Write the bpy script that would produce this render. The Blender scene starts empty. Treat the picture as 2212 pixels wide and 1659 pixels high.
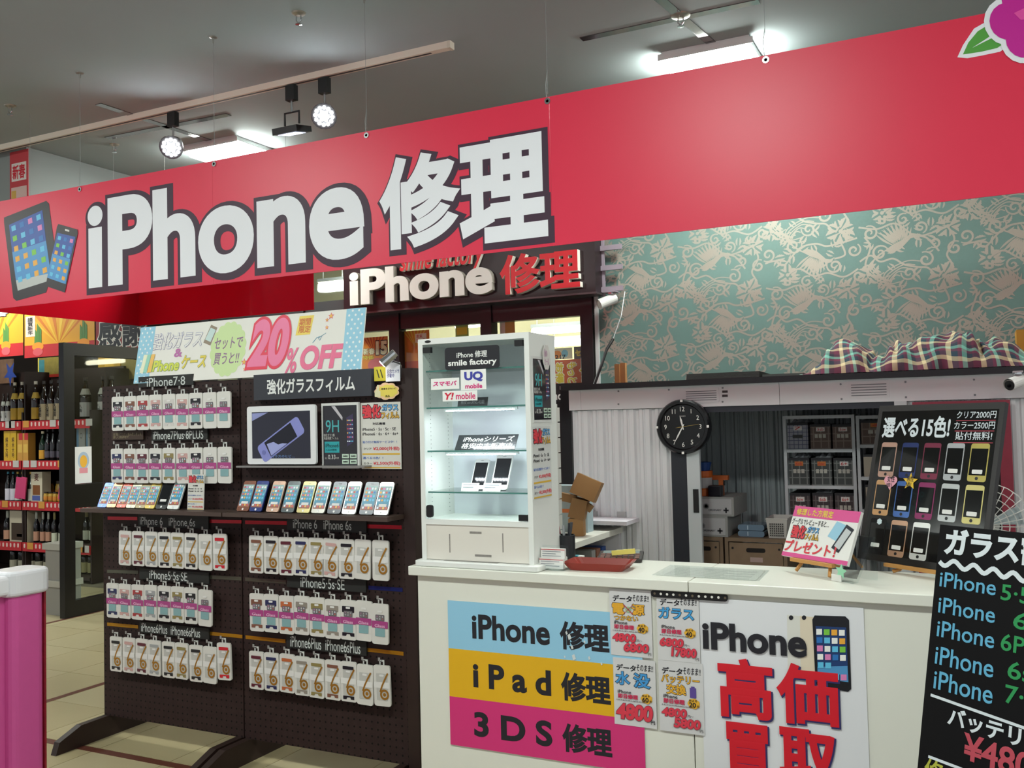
import bpy, math, random
from mathutils import Matrix, Vector, Euler
random.seed(7)
SC = bpy.context.scene
COL = SC.collection
# ------------------------------------------------------------------ camera
W_PX, H_PX, F_PX = 2212, 1659, 2023.0
YAW, PITCH, ROLL, EYE = math.atan(999 / 2023.0), math.atan(.0385), .024, 1.5
fw = Vector((-math.sin(YAW) * math.cos(PITCH), math.cos(YAW) * math.cos(PITCH), math.sin(PITCH)))
r0 = Vector((math.cos(YAW), math.sin(YAW), 0)); u0 = r0.cross(fw)
rt = r0 * math.cos(ROLL) - u0 * math.sin(ROLL); up = u0 * math.cos(ROLL) + r0 * math.sin(ROLL)
cam = bpy.data.cameras.new('camera'); cam.sensor_fit = 'HORIZONTAL'; cam.sensor_width = 36
cam.lens = F_PX / W_PX * 36; cam.clip_start = .05; cam.clip_end = 100
cam_o = bpy.data.objects.new('camera', cam); COL.objects.link(cam_o)
cam_o.matrix_world = Matrix(((rt.x, up.x, -fw.x, 0), (rt.y, up.y, -fw.y, 0), (rt.z, up.z, -fw.z, EYE), (0, 0, 0, 1)))
SC.camera = cam_o
# ------------------------------------------------------------------ world: dim light of the rest of the mall
wd = bpy.data.worlds.new('mall_ambient'); SC.world = wd; wd.use_nodes = True
bg = wd.node_tree.nodes['Background']; bg.inputs[0].default_value = (.93, .97, 1, 1); bg.inputs[1].default_value = .42
SC.view_settings.view_transform = 'Standard'; SC.view_settings.look = 'None'
SC.view_settings.gamma = 1; SC.view_settings.use_curve_mapping = False
SC.view_settings.exposure = 0.62
LAMP = 75.0       # emission of the ceiling lamp diffusers

# ------------------------------------------------------------------ photograph rays onto real planes (layout only)
def ray(px, py): return fw + rt * ((px - 1106) / F_PX) - up * ((py - 829.5) / F_PX)
def at_y(px, py, Y):
    d = ray(px, py); t = Y / d.y; return (d.x * t, EYE + d.z * t)          # x, z on the plane y = Y
def at_x(px, py, X):
    d = ray(px, py); t = X / d.x; return (d.y * t, EYE + d.z * t)          # y, z on the plane x = X
def at_z(px, py, Z):
    d = ray(px, py); t = (Z - EYE) / d.z; return (d.x * t, d.y * t)        # x, y on the plane z = Z
def rect_y(l, t, r, b, Y):                                                 # mid-edge measures -> x0, z0, x1, z1
    mx, my = (l + r) / 2, (t + b) / 2
    return at_y(l, my, Y)[0], at_y(mx, b, Y)[1], at_y(r, my, Y)[0], at_y(mx, t, Y)[1]

# ------------------------------------------------------------------ materials
def lin(h):
    h = h.lstrip('#'); o = []
    for i in (0, 2, 4):
        c = int(h[i:i + 2], 16) / 255
        o.append(c / 12.92 if c <= .04045 else ((c + .055) / 1.055) ** 2.4)
    return (*o, 1)
_mc = {}
def C(h, rough=.55, metal=0, emit=0, noise=0, nscale=30, bump=0, bscale=200, trans=0, alpha=1, coat=0, spec=.5, ior=1.45):
    key = (h, rough, metal, emit, noise, nscale, bump, bscale, trans, alpha, coat, spec, ior)
    if key in _mc: return _mc[key]
    m = bpy.data.materials.new('mat_' + h.lstrip('#')); m.use_nodes = True
    nt = m.node_tree; b = nt.nodes['Principled BSDF']
    b.inputs['Base Color'].default_value = lin(h); b.inputs['Roughness'].default_value = rough
    b.inputs['Metallic'].default_value = metal; b.inputs['Specular IOR Level'].default_value = spec
    b.inputs['Coat Weight'].default_value = coat; b.inputs['IOR'].default_value = ior
    b.inputs['Transmission Weight'].default_value = trans; b.inputs['Alpha'].default_value = alpha
    if emit:
        b.inputs['Emission Color'].default_value = lin(h); b.inputs['Emission Strength'].default_value = emit
    if noise or bump:
        tc = nt.nodes.new('ShaderNodeTexCoord'); nz = nt.nodes.new('ShaderNodeTexNoise')
        nt.links.new(tc.outputs['Object'], nz.inputs['Vector']); nz.inputs['Scale'].default_value = nscale; nz.inputs['Detail'].default_value = 4
        if noise:
            mx = nt.nodes.new('ShaderNodeMix'); mx.data_type = 'RGBA'; mx.blend_type = 'MULTIPLY'
            rp = nt.nodes.new('ShaderNodeMapRange'); rp.inputs['To Min'].default_value = 1 - noise; rp.inputs['To Max'].default_value = 1 + noise * .4
            nt.links.new(nz.outputs['Fac'], rp.inputs['Value'])
            mx.inputs['Factor'].default_value = 1; mx.inputs[6].default_value = lin(h)
            nt.links.new(rp.outputs['Result'], mx.inputs[7]); nt.links.new(mx.outputs[2], b.inputs['Base Color'])
        if bump:
            n2 = nt.nodes.new('ShaderNodeTexNoise'); n2.inputs['Scale'].default_value = bscale
            nt.links.new(tc.outputs['Object'], n2.inputs['Vector'])
            bp = nt.nodes.new('ShaderNodeBump'); bp.inputs['Strength'].default_value = bump; bp.inputs['Distance'].default_value = .002
            nt.links.new(n2.outputs['Fac'], bp.inputs['Height']); nt.links.new(bp.outputs['Normal'], b.inputs['Normal'])
    _mc[key] = m; return m
def nodes_mat(name):
    m = bpy.data.materials.new(name); m.use_nodes = True
    return m, m.node_tree, m.node_tree.nodes['Principled BSDF']
def clear_glass(name, tint='#f6faf8', refl=.06, power=5, top=.55):
    m = bpy.data.materials.new(name); m.use_nodes = True; nt = m.node_tree; nt.nodes.clear()
    o = nt.nodes.new('ShaderNodeOutputMaterial'); t = nt.nodes.new('ShaderNodeBsdfTransparent'); g = nt.nodes.new('ShaderNodeBsdfGlossy')
    t.inputs[0].default_value = lin(tint); g.inputs['Roughness'].default_value = .02
    x = nt.nodes.new('ShaderNodeMixShader'); f = nt.nodes.new('ShaderNodeLayerWeight'); f.inputs[0].default_value = .5
    pw = nt.nodes.new('ShaderNodeMath'); pw.operation = 'POWER'; pw.inputs[1].default_value = power; nt.links.new(f.outputs['Facing'], pw.inputs[0])
    ma = nt.nodes.new('ShaderNodeMath'); ma.operation = 'MULTIPLY_ADD'; ma.inputs[1].default_value = top; ma.inputs[2].default_value = refl * .5; nt.links.new(pw.outputs[0], ma.inputs[0])
    nt.links.new(ma.outputs[0], x.inputs[0]); nt.links.new(t.outputs[0], x.inputs[1]); nt.links.new(g.outputs[0], x.inputs[2]); nt.links.new(x.outputs[0], o.inputs[0])
    return m
def ramp_island(name, cols, rough=.4):
    m, nt, b = nodes_mat(name); g = nt.nodes.new('ShaderNodeNewGeometry'); r = nt.nodes.new('ShaderNodeValToRGB'); r.color_ramp.interpolation = 'CONSTANT'
    e = r.color_ramp.elements; n = len(cols)
    e[0].color = lin(cols[0]); e[1].position = 1 / n; e[1].color = lin(cols[1])
    for i in range(2, n):
        q = e.new(i / n); q.color = lin(cols[i])
    nt.links.new(g.outputs['Random Per Island'], r.inputs[0]); nt.links.new(r.outputs[0], b.inputs['Base Color']); b.inputs['Roughness'].default_value = rough
    return m
GLASS = clear_glass('glass_clear'); ACRYL = clear_glass('acrylic_clear', '#fafcfc', .04, 6, .3); GEDGE = C('#4f8f86', .15, trans=.3)
WHITE = C('#e9e9e4', .45); OFFW = C('#dedcd0', .5); BLACK = C('#141314', .45); DARK = C('#1c1719', .5); CHROME = C('#d0d2d4', .18, 1)
INK = C('#1b1a22', .6); RED = C('#c3142c', .5); GOLD = C('#a8772a', .35, .4); ICON = ramp_island('app_icons', ['#5fb9dd', '#e6a63c', '#d97fb4', '#78c043', '#dfe7ee', '#2a6fb5', '#e4e0d8', '#c94b3c'])

# ------------------------------------------------------------------ mesh builder
class MB:
    def __init__(s): s.v = []; s.f = []
    def add(s, vs, fs):
        n = len(s.v); s.v += [tuple(q) for q in vs]; s.f += [tuple(i + n for i in f) for f in fs]; return s
    def box(s, x0, y0, z0, x1, y1, z1):
        return s.add([(x0, y0, z0), (x1, y0, z0), (x1, y1, z0), (x0, y1, z0), (x0, y0, z1), (x1, y0, z1), (x1, y1, z1), (x0, y1, z1)],
                     [(0, 3, 2, 1), (4, 5, 6, 7), (0, 1, 5, 4), (1, 2, 6, 5), (2, 3, 7, 6), (3, 0, 4, 7)])
    def prism(s, poly, y0, y1):                      # polygon in x,z (counter-clockwise seen from -y) pushed from y0 to y1
        n = len(poly)
        return s.add([(x, y0, z) for x, z in poly] + [(x, y1, z) for x, z in poly],
                     [tuple(range(n)), tuple(range(2 * n - 1, n - 1, -1))] + [(i, i + n, (i + 1) % n + n, (i + 1) % n) for i in range(n)])
    def prism_z(s, poly, z0, z1):
        n = len(poly)
        return s.add([(x, y, z0) for x, y in poly] + [(x, y, z1) for x, y in poly],
                     [tuple(range(n - 1, -1, -1)), tuple(range(n, 2 * n))] + [(i, (i + 1) % n, (i + 1) % n + n, i + n) for i in range(n)])
    def prism_x(s, poly, x0, x1):                    # polygon in y,z
        n = len(poly)
        return s.add([(x0, y, z) for y, z in poly] + [(x1, y, z) for y, z in poly],
                     [tuple(range(n - 1, -1, -1)), tuple(range(n, 2 * n))] + [(i, (i + 1) % n, (i + 1) % n + n, i + n) for i in range(n)])
    def rrect(s, x0, z0, x1, z1, y0, y1, r, n=4): return s.prism(rr(x0, z0, x1, z1, r, n), y0, y1)
    def cyl(s, p, q, r, r2=None, n=12, caps=True):
        p, q = Vector(p), Vector(q); d = (q - p).normalized(); a = d.orthogonal().normalized(); b = d.cross(a); r2 = r if r2 is None else r2
        vs = []
        for c, R in ((p, r), (q, r2)):
            for i in range(n):
                t = 2 * math.pi * i / n; vs.append(c + (a * math.cos(t) + b * math.sin(t)) * R)
        fs = [(i, (i + 1) % n, (i + 1) % n + n, i + n) for i in range(n)]
        if caps: fs += [tuple(range(n - 1, -1, -1)), tuple(range(n, 2 * n))]
        return s.add(vs, fs)
    def tube(s, pts, r, n=6):
        pts = [Vector(p) for p in pts]; vs = []; m = len(pts); a = None
        for i, p in enumerate(pts):
            d = (pts[min(i + 1, m - 1)] - pts[max(i - 1, 0)]).normalized()
            a = d.orthogonal().normalized() if a is None else (a - d * a.dot(d)).normalized()
            b = d.cross(a)
            for k in range(n):
                t = 2 * math.pi * k / n; vs.append(p + (a * math.cos(t) + b * math.sin(t)) * r)
        fs = [(i * n + k, i * n + (k + 1) % n, (i + 1) * n + (k + 1) % n, (i + 1) * n + k) for i in range(m - 1) for k in range(n)]
        fs += [tuple(range(n - 1, -1, -1)), tuple(range((m - 1) * n, m * n))]
        return s.add(vs, fs)
    def lathe(s, prof, n=14, c=(0, 0, 0), axis='z', sy=1):
        vs = []; m = len(prof)
        for r, z in prof:
            for k in range(n):
                t = 2 * math.pi * k / n
                if axis == 'z': vs.append((c[0] + r * math.cos(t), c[1] + r * math.sin(t) * sy, c[2] + z))
                else: vs.append((c[0] + r * math.cos(t), c[1] + z, c[2] + r * math.sin(t)))
        if axis == 'z': fs = [(i * n + k, i * n + (k + 1) % n, (i + 1) * n + (k + 1) % n, (i + 1) * n + k) for i in range(m - 1) for k in range(n)]
        else: fs = [(i * n + k, (i + 1) * n + k, (i + 1) * n + (k + 1) % n, i * n + (k + 1) % n) for i in range(m - 1) for k in range(n)]
        if prof[0][0] > 1e-5: fs.append(tuple(range(n - 1, -1, -1)) if axis == 'z' else tuple(range(n)))
        if prof[-1][0] > 1e-5: fs.append(tuple(range((m - 1) * n, m * n)) if axis == 'z' else tuple(range(m * n - 1, (m - 1) * n - 1, -1)))
        return s.add(vs, fs)
    def ribbon(s, pts, w, y):                        # flat strip in the x,z plane at depth y; w may taper
        m = len(pts); vs = []
        for i, (x, z) in enumerate(pts):
            x0, z0 = pts[max(i - 1, 0)]; x1, z1 = pts[min(i + 1, m - 1)]; L = math.hypot(x1 - x0, z1 - z0) or 1
            ww = (w(i / (m - 1)) if callable(w) else w) / 2; nx, nz = -(z1 - z0) / L * ww, (x1 - x0) / L * ww
            vs += [(x + nx, y, z + nz), (x - nx, y, z - nz)]
        return s.add(vs, [(2 * i, 2 * i + 1, 2 * i + 3, 2 * i + 2) for i in range(m - 1)])
def rr(x0, z0, x1, z1, r, n=4):
    o = []
    for cx, cz, a in ((x1 - r, z0 + r, -90), (x1 - r, z1 - r, 0), (x0 + r, z1 - r, 90), (x0 + r, z0 + r, 180)):
        for i in range(n + 1):
            t = math.radians(a + 90 * i / n); o.append((cx + r * math.cos(t), cz + r * math.sin(t)))
    return o
def circle(cx, cz, r, n=20, rz=None): return [(cx + r * math.cos(2 * math.pi * i / n), cz + (rz or r) * math.sin(2 * math.pi * i / n)) for i in range(n)]
def star(cx, cz, R, r, k=5, a0=90): return [(cx + (R if i % 2 == 0 else r) * math.cos(math.radians(a0 + 180 * i / k)), cz + (R if i % 2 == 0 else r) * math.sin(math.radians(a0 + 180 * i / k))) for i in range(2 * k)]
def scallop(cx, cz, R, rz, k=14, amp=.08, n=5):
    o = []
    for i in range(k * n):
        t = 2 * math.pi * i / (k * n); q = 1 + amp * abs(math.sin(t * k / 2)) - amp; o.append((cx + R * q * math.cos(t), cz + rz * q * math.sin(t)))
    return o

# ------------------------------------------------------------------ objects
WM = {}
def mesh_of(mb, m, name='mesh', smooth=False):
    me = bpy.data.meshes.new(name); me.from_pydata(mb.v, [], mb.f); me.materials.append(m)
    if smooth:
        for p in me.polygons: p.use_smooth = True
    me.update(); return me
def props(o, label=None, cat=None, group=None, kind=None):
    if label: o['label'] = label
    if cat: o['category'] = cat
    if group: o['group'] = group
    if kind: o['kind'] = kind
    return o
def link(name, data, parent=None, loc=(0, 0, 0), rot=(0, 0, 0), scale=(1, 1, 1)):
    o = bpy.data.objects.new(name, data); COL.objects.link(o); o.location = loc; o.rotation_euler = rot; o.scale = scale
    if parent is not None: o.parent = parent
    return o
def empty(name, label, cat, loc, rot=(0, 0, 0), group=None, kind=None):
    o = link(name, None, None, loc, rot); o.empty_display_size = .05; props(o, label, cat, group, kind)
    WM[o] = Matrix.LocRotScale(Vector(loc), Euler(rot), None).inverted(); return o
def part(name, mb, m, parent, local=False, smooth=False, label=None, kind=None):
    if not local and parent in WM:
        I = WM[parent]; mb.v = [tuple(I @ Vector(q)) for q in mb.v]
    o = link(name, mesh_of(mb, m, name, smooth), parent); props(o, label, None, None, kind)
    if parent in WM: WM[o] = WM[parent]
    return o
def thing(name, mb, m, label=None, cat=None, group=None, kind=None, smooth=False):      # world coordinates, origin at the base
    xs, ys, zs = zip(*mb.v); c = Vector(((min(xs) + max(xs)) / 2, (min(ys) + max(ys)) / 2, min(zs)))
    mb.v = [(x - c.x, y - c.y, z - c.z) for x, y, z in mb.v]
    o = link(name, mesh_of(mb, m, name, smooth), None, c); props(o, label, cat, group, kind); WM[o] = Matrix.Translation(-c); return o
def struct(name, mb, m, label=None): return thing(name, mb, m, label, None, None, 'structure')
def copy_tree(o, parent=None):
    c = o.copy(); COL.objects.link(c); c.parent = parent
    for ch in list(o.children): copy_tree(ch, c)
    return c
def bevel(o, w=.003, seg=2):
    b = o.modifiers.new('bevel', 'BEVEL'); b.width = w; b.segments = seg; b.limit_method = 'ANGLE'; return o

# ------------------------------------------------------------------ flat signs and lettering
PD = {}
def panel(name, label, cat, x0, z0, w, h, y, m, t=.004, r=0, tilt=0, yaw=0, group=None, poly=None, parent=None):
    mb = MB()
    if poly: mb.prism(poly, 0, t)
    elif r: mb.rrect(0, 0, w, h, 0, t, r)
    else: mb.box(0, 0, 0, w, t, h)
    rot = (math.radians(-tilt), 0, math.radians(yaw))
    o = link(name, mesh_of(mb, m, name), parent, (x0, y, z0), rot); props(o, label, cat, group)
    WM[o] = (Matrix.Translation((x0, y, z0)) @ Euler(rot).to_matrix().to_4x4()).inverted()
    PD[o] = (w, h); return o
_tc = {}
def text_mesh(s, bold, m, shear, thick=.0003, solid=0, res=3):
    key = (s, bold, m.name, shear, thick, solid, res)
    if key in _tc: return _tc[key]
    c = bpy.data.curves.new('type', 'FONT'); c.body = s; c.size = 1; c.resolution_u = res; c.shear = shear; c.space_line = .95
    if bold: c.bevel_depth = bold; c.bevel_resolution = 1
    else: c.extrude = .01
    if solid: c.extrude = solid
    c.fill_mode = 'FRONT'
    o = bpy.data.objects.new('type', c); COL.objects.link(o)
    me = bpy.data.meshes.new_from_object(o.evaluated_get(bpy.context.evaluated_depsgraph_get()))
    bpy.data.objects.remove(o); bpy.data.curves.remove(c)
    zm = max((v.co.z for v in me.vertices), default=1) or 1
    for v in me.vertices: v.co = (v.co.x, -v.co.z / zm * thick, v.co.y)
    xs = [v.co.x for v in me.vertices]; zs = [v.co.z for v in me.vertices]
    me.materials.clear(); me.materials.append(m)
    for p in me.polygons: p.material_index = 0; p.use_smooth = False
    _tc[key] = (me, (min(xs), min(zs), max(xs), max(zs))); return _tc[key]
def txt(p, s, u0, v0, u1, v1, m, bold=0, shear=0, lift=1, outline=None, name='lettering', rot=0, thick=.0003, oshift=(0, 0), solid=0):
    """fit s into the box u0..u1, v0..v1 (fractions of the panel, v down)"""
    w, h = PD[p]; hh_ = (v1 - v0) * h; res = 9 if hh_ > .15 else 5 if hh_ > .04 else 3; me, bb = text_mesh(s, bold, m, shear, thick, solid, res)
    bw, bh = (u1 - u0) * w, (v1 - v0) * h
    if rot == 90: sx, sz = bh / (bb[2] - bb[0]), bw / (bb[3] - bb[1])
    else: sx, sz = bw / (bb[2] - bb[0]), bh / (bb[3] - bb[1])
    if rot == 90: x, z = u0 * w - bb[1] * sz, (1 - v0) * h + bb[0] * sx
    else: x, z = u0 * w - bb[0] * sx, (1 - v1) * h - bb[1] * sz
    R = (0, math.radians(rot), 0)
    o = link(name, me, p, (x, -.0006 * lift, z), R, (sx, 1, sz))
    if outline:
        om, ow = outline; m2, _ = text_mesh(s, bold + ow, om, shear, .0002, 0, res)
        link(name + '_outline', m2, p, (x + oshift[0], -.0006 * lift + .0005, z + oshift[1]), R, (sx, 1, sz))
    return o
def shape(p, poly, m, lift=1, name='print', frac=True, smooth=False):
    w, h = PD[p]; pts = [(u * w, (1 - v) * h) for u, v in poly] if frac else poly
    a = sum(pts[i][0] * pts[(i + 1) % len(pts)][1] - pts[(i + 1) % len(pts)][0] * pts[i][1] for i in range(len(pts)))
    if a < 0: pts = pts[::-1]
    return link(name, mesh_of(MB().prism(pts, -.0006 * lift, -.0006 * lift + .0003), m, name), p)
def rect(p, u0, v0, u1, v1, m, lift=1, name='print', r=0):
    w, h = PD[p]
    if r: return shape(p, rr(u0 * w, (1 - v1) * h, u1 * w, (1 - v0) * h, r), m, lift, name, False)
    return shape(p, [(u0, v1), (u1, v1), (u1, v0), (u0, v0)], m, lift, name)
def panel_px(name, label, cat, pl, pt, pr, pb, Y, m, **k):
    x0, z0, x1, z1 = rect_y(pl, pt, pr, pb, Y); return panel(name, label, cat, x0, z0, x1 - x0, z1 - z0, Y, m, **k)
def icons(p, u0, v0, u1, v1, nc, nr, lift=2, fill=.68, m=None):
    w, h = PD[p]; mb = MB(); cw, chh = (u1 - u0) * w / nc, (v1 - v0) * h / nr; q = min(cw, chh) * fill
    for i in range(nc):
        for j in range(nr):
            x = u0 * w + (i + .5) * cw; z = (1 - v1) * h + (j + .5) * chh
            mb.prism(rr(x - q / 2, z - q / 2, x + q / 2, z + q / 2, q * .2, 1), -.0006 * lift, -.0006 * lift + .0003)
    return props(link('app_icons', mesh_of(mb, m or ICON, 'app_icons'), p), kind='stuff')
# ================================================================== THE SETTING
CEIL = 3.43
ceil_m = C('#9aa4a5', .85, noise=.05, nscale=3)
ceiling = struct('ceiling', MB().box(-18, -3, CEIL, 4, 10, CEIL + .08), ceil_m, 'flat light grey ceiling of the shop hall')
# slim mirror-like slots crossing in the ceiling
slot_m = C('#8a8484', .12, .9)
for n, segs in enumerate(([((212, 224), (452, 303)), ((232, 298), (494, 247))], [((1256, 84), (1640, 2)), ((1400, -25), (1540, 95))])):
    mb = MB()
    for a, b in segs:
        p, q = Vector(at_z(*a, CEIL)), Vector(at_z(*b, CEIL)); d = (q - p).normalized() * .025; k = Vector((-d.y, d.x))
        mb.prism_z([tuple(p - k), tuple(q - k), tuple(q + k), tuple(p + k)], CEIL - .004, CEIL + .003)
    struct('trim_%d' % (n + 1), mb, slot_m, 'crossed thin metal strips set flush in the grey ceiling')
floor_m = C('#6b6250', .6, noise=.1, nscale=8)
floor = struct('floor', MB().box(-18, -1, -.1, 4, 10, -.004), floor_m, 'pale beige tiled shop floor with brown border strips')
SX1 = at_z(160, 1496, 0)[0]; SX2 = at_z(112, 1344, 0)[0]; SY1 = at_z(200, 1620, 0)[1]
tile_ms = [C(h, .32, noise=.09, nscale=5) for h in ('#a89b78', '#a49774', '#ab9f7d')]
TS = .45; tcache = [mesh_of(MB().box(.002, .002, -.006, TS - .002, TS - .002, 0), m, 'tile') for m in tile_ms]
strip_m = C('#5c3328', .35)
for i in range(-7, 8):
    for j in range(-4, 10):
        x, y = SX1 + .03 + i * TS, SY1 + .03 + j * TS
        if not (-8.6 < x < -1.4 and 1.2 < y < 6.2): continue
        if y > 4.2 and x > -4.2: continue
        link('tile', random.choice(tcache), floor, (x - floor.location.x, y - floor.location.y, -floor.location.z))
for a in ((SX1 - .02, 1, SX1 + .025, 6.2), (SX2 - .02, 1, SX2 + .025, 6.2)):
    part('border_strip', MB().box(a[0], a[1], -.006, a[2], a[3], .0008), strip_m, floor)
part('border_strip', MB().box(-8, SY1 - .02, -.006, -1.4, SY1 + .025, .0011), strip_m, floor)

WALL_Y = 5.75
# ---- wall with teal and silver wallpaper
wp_m = C('#5f7b75', .55, noise=.12, nscale=60, bump=.1)
wx0 = at_y(1289, 640, WALL_Y)[0]
wall_back = struct('wall_back', MB().box(wx0, WALL_Y, 0, 3.1, WALL_Y + .12, CEIL), wp_m, 'wall papered in teal with silver birds and scrolling vines')
part('corner_trim', MB().box(wx0 - .012, WALL_Y - .02, 0, wx0 + .012, WALL_Y + .1, CEIL), C('#c9cac9', .4), wall_back)
silver = C('#a39f93', .38, .45, noise=.15, nscale=300)
def motif():
    mb = MB(); Y = -.0008; rnd = random.Random(3)
    def spiral(cx, cz, R, turns, a0, sgn, w=.013, tail=None):
        pts = []
        for i in range(34):
            t = i / 33; a = a0 + sgn * turns * 2 * math.pi * t; q = R * (1 - .86 * t); pts.append((cx + q * math.cos(a), cz + q * math.sin(a)))
        if tail: pts = tail + pts
        mb.ribbon(pts, lambda t: w * (.55 + .45 * math.sin(math.pi * min(1, t * 1.1))), Y)
    def curve(p, w=.0105):
        o = []; n = len(p)
        for i in range(n - 1):
            p0, p1, p2, p3 = p[max(i - 1, 0)], p[i], p[i + 1], p[min(i + 2, n - 1)]
            for k in range(8):
                t = k / 8; o.append(tuple(.5 * (2 * p1[c] + (p2[c] - p0[c]) * t + (2 * p0[c] - 5 * p1[c] + 4 * p2[c] - p3[c]) * t * t + (3 * p1[c] - p0[c] - 3 * p2[c] + p3[c]) * t ** 3) for c in (0, 1)))
        o.append(p[-1]); mb.ribbon(o, w, Y)
    def leaf(cx, cz, L, a, w=.42, teeth=True):
        ca, sa = math.cos(a), math.sin(a); up_, dn = [], []
        for i in range(11):
            t = i / 10; q = w * L * math.sin(math.pi * t) ** .8 * (.62 if teeth and i % 2 else .5)
            up_.append((t * L, q)); dn.append((t * L, -q))
        for side in (up_, dn):
            pl = side + [(L, 0), (L * .1, .0)] if side is up_ else side + [(L, 0), (L * .1, 0)]
            off = .006 if side is up_ else -.006
            pts = [(cx + x * ca - (z + off) * sa, cz + x * sa + (z + off) * ca) for x, z in pl]
            if side is up_: pts = pts[::-1]
            mb.add([(x, Y, z) for x, z in pts], [tuple(range(len(pts)))])
    def flower(cx, cz, R, k=7, a0=0):
        for i in range(k):
            a = a0 + 2 * math.pi * i / k
            leaf(cx + .016 * math.cos(a), cz + .016 * math.sin(a), R * (1 + .15 * math.sin(i * 2.1)), a, .6)
        c = circle(cx, cz, .011, 10); mb.add([(x, Y, z) for x, z in c], [tuple(range(10))])
    def bird(cx, cz, s, fl):
        def T(x, z): return (cx + x * s * fl, cz + z * s)
        body = [(-.085, -.03), (-.05, -.046), (.0, -.03), (.03, .0), (.055, .026), (.08, .032), (.108, .02), (.088, .05), (.062, .056), (.036, .04), (.005, .02), (-.04, .0)]
        q = [T(*p) for p in body]; q = q[::-1] if (sum(q[i][0] * q[(i + 1) % len(q)][1] - q[(i + 1) % len(q)][0] * q[i][1] for i in range(len(q))) < 0) else q
        mb.add([(x, Y, z) for x, z in q], [tuple(range(len(q)))])
        sg = 1 if fl * s > 0 else -1
        for k in range(6):
            p0, p1 = T(-.03 + .008 * k, .0 + .005 * k), T(-.125 + .022 * k, .075 + .013 * k); a = math.atan2(p1[1] - p0[1], p1[0] - p0[0]); leaf(p0[0], p0[1], math.hypot(p1[0] - p0[0], p1[1] - p0[1]), a, .2, False)
        for k in range(4):
            p0, p1 = T(.008 + .008 * k, .02), T(-.01 + .022 * k, .13 - .012 * k); a = math.atan2(p1[1] - p0[1], p1[0] - p0[0]); leaf(p0[0], p0[1], math.hypot(p1[0] - p0[0], p1[1] - p0[1]), a, .2, False)
        for k in range(5):
            e = [T(-.08, -.03), T(-.12 - .012 * k, -.055 - .012 * k), T(-.15 - .006 * k, -.10 - .02 * k), T(-.12 + .015 * k, -.16 - .02 * k), T(-.09 + .028 * k, -.155 - .02 * k)]
            curve(e, .0065)
    bird(.22, .50, 1.0, 1); bird(.30, .17, -.95, -1)
    flower(.44, .30, .062, 8, .3); flower(.05, .34, .05, 7); flower(.47, .575, .05, 7, .2); flower(.13, .07, .045, 6, .5)
    for a in ((.11, .46, .048, 1.5, 0, 1), (.35, .40, .045, 1.4, 2, -1), (.50, .45, .04, 1.4, 1, 1), (.26, .33, .042, 1.5, 3, 1), (.17, .24, .05, 1.5, .5, -1), (.40, .10, .047, 1.5, 2.4, 1),
              (.02, .20, .042, 1.4, 4, 1), (.51, .18, .04, 1.4, 1, -1), (.33, .585, .036, 1.4, 5, 1), (.06, .58, .044, 1.5, 2, -1), (.24, .02, .035, 1.3, 1, 1), (.53, .03, .033, 1.3, 0, -1), (.40, .49, .03, 1.3, 4, 1)):
        spiral(*a)
    for p in ([(0, .42), (.06, .45), (.11, .41), (.18, .42), (.24, .38), (.31, .36), (.36, .35), (.40, .30)], [(.0, .15), (.06, .16), (.11, .13), (.17, .19), (.22, .23), (.30, .24), (.36, .22), (.44, .23), (.53, .25)],
              [(.05, .34), (.03, .40), (.06, .50), (.03, .56)], [(.44, .30), (.48, .36), (.46, .42), (.50, .50), (.47, .57)], [(.13, .07), (.20, .10), (.28, .05), (.36, .06), (.45, .03), (.53, .07)], [(.0, .62), (.10, .60), (.2, .62), (.30, .54), (.40, .55), (.53, .6)],
              [(.17, .29), (.12, .31), (.05, .34)], [(.40, .14), (.46, .16), (.44, .23)], [(.30, .54), (.36, .52), (.42, .44)]):
        curve(p)
    for i in range(46):
        leaf(rnd.uniform(0, .5), rnd.uniform(0, .6), rnd.uniform(.04, .06), rnd.uniform(0, 6.28))
    return mb
mot = mesh_of(motif(), silver, 'wallpaper_print')
for i in range(9):
    for k in range(4):
        x, z = wx0 + .014 + i * .54, 1.02 + k * .62 + (.31 if i % 2 else 0)
        if z < 1.0 or z > 2.7: continue
        link('wallpaper_print', mot, wall_back, (x - wall_back.location.x, WALL_Y - wall_back.location.y, z))
# ---- dropped wall over the passage
BX, BY = at_z(57, 317, CEIL)
wall_left = struct('wall_left', MB().box(-10, BY, 2.72, BX, BY + .12, CEIL - .001).box(BX - .12, BY + .12, 2.72, BX, 5.9, CEIL - .001), C('#858a88', .8), 'grey dropped wall section under the ceiling above the passage')
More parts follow.
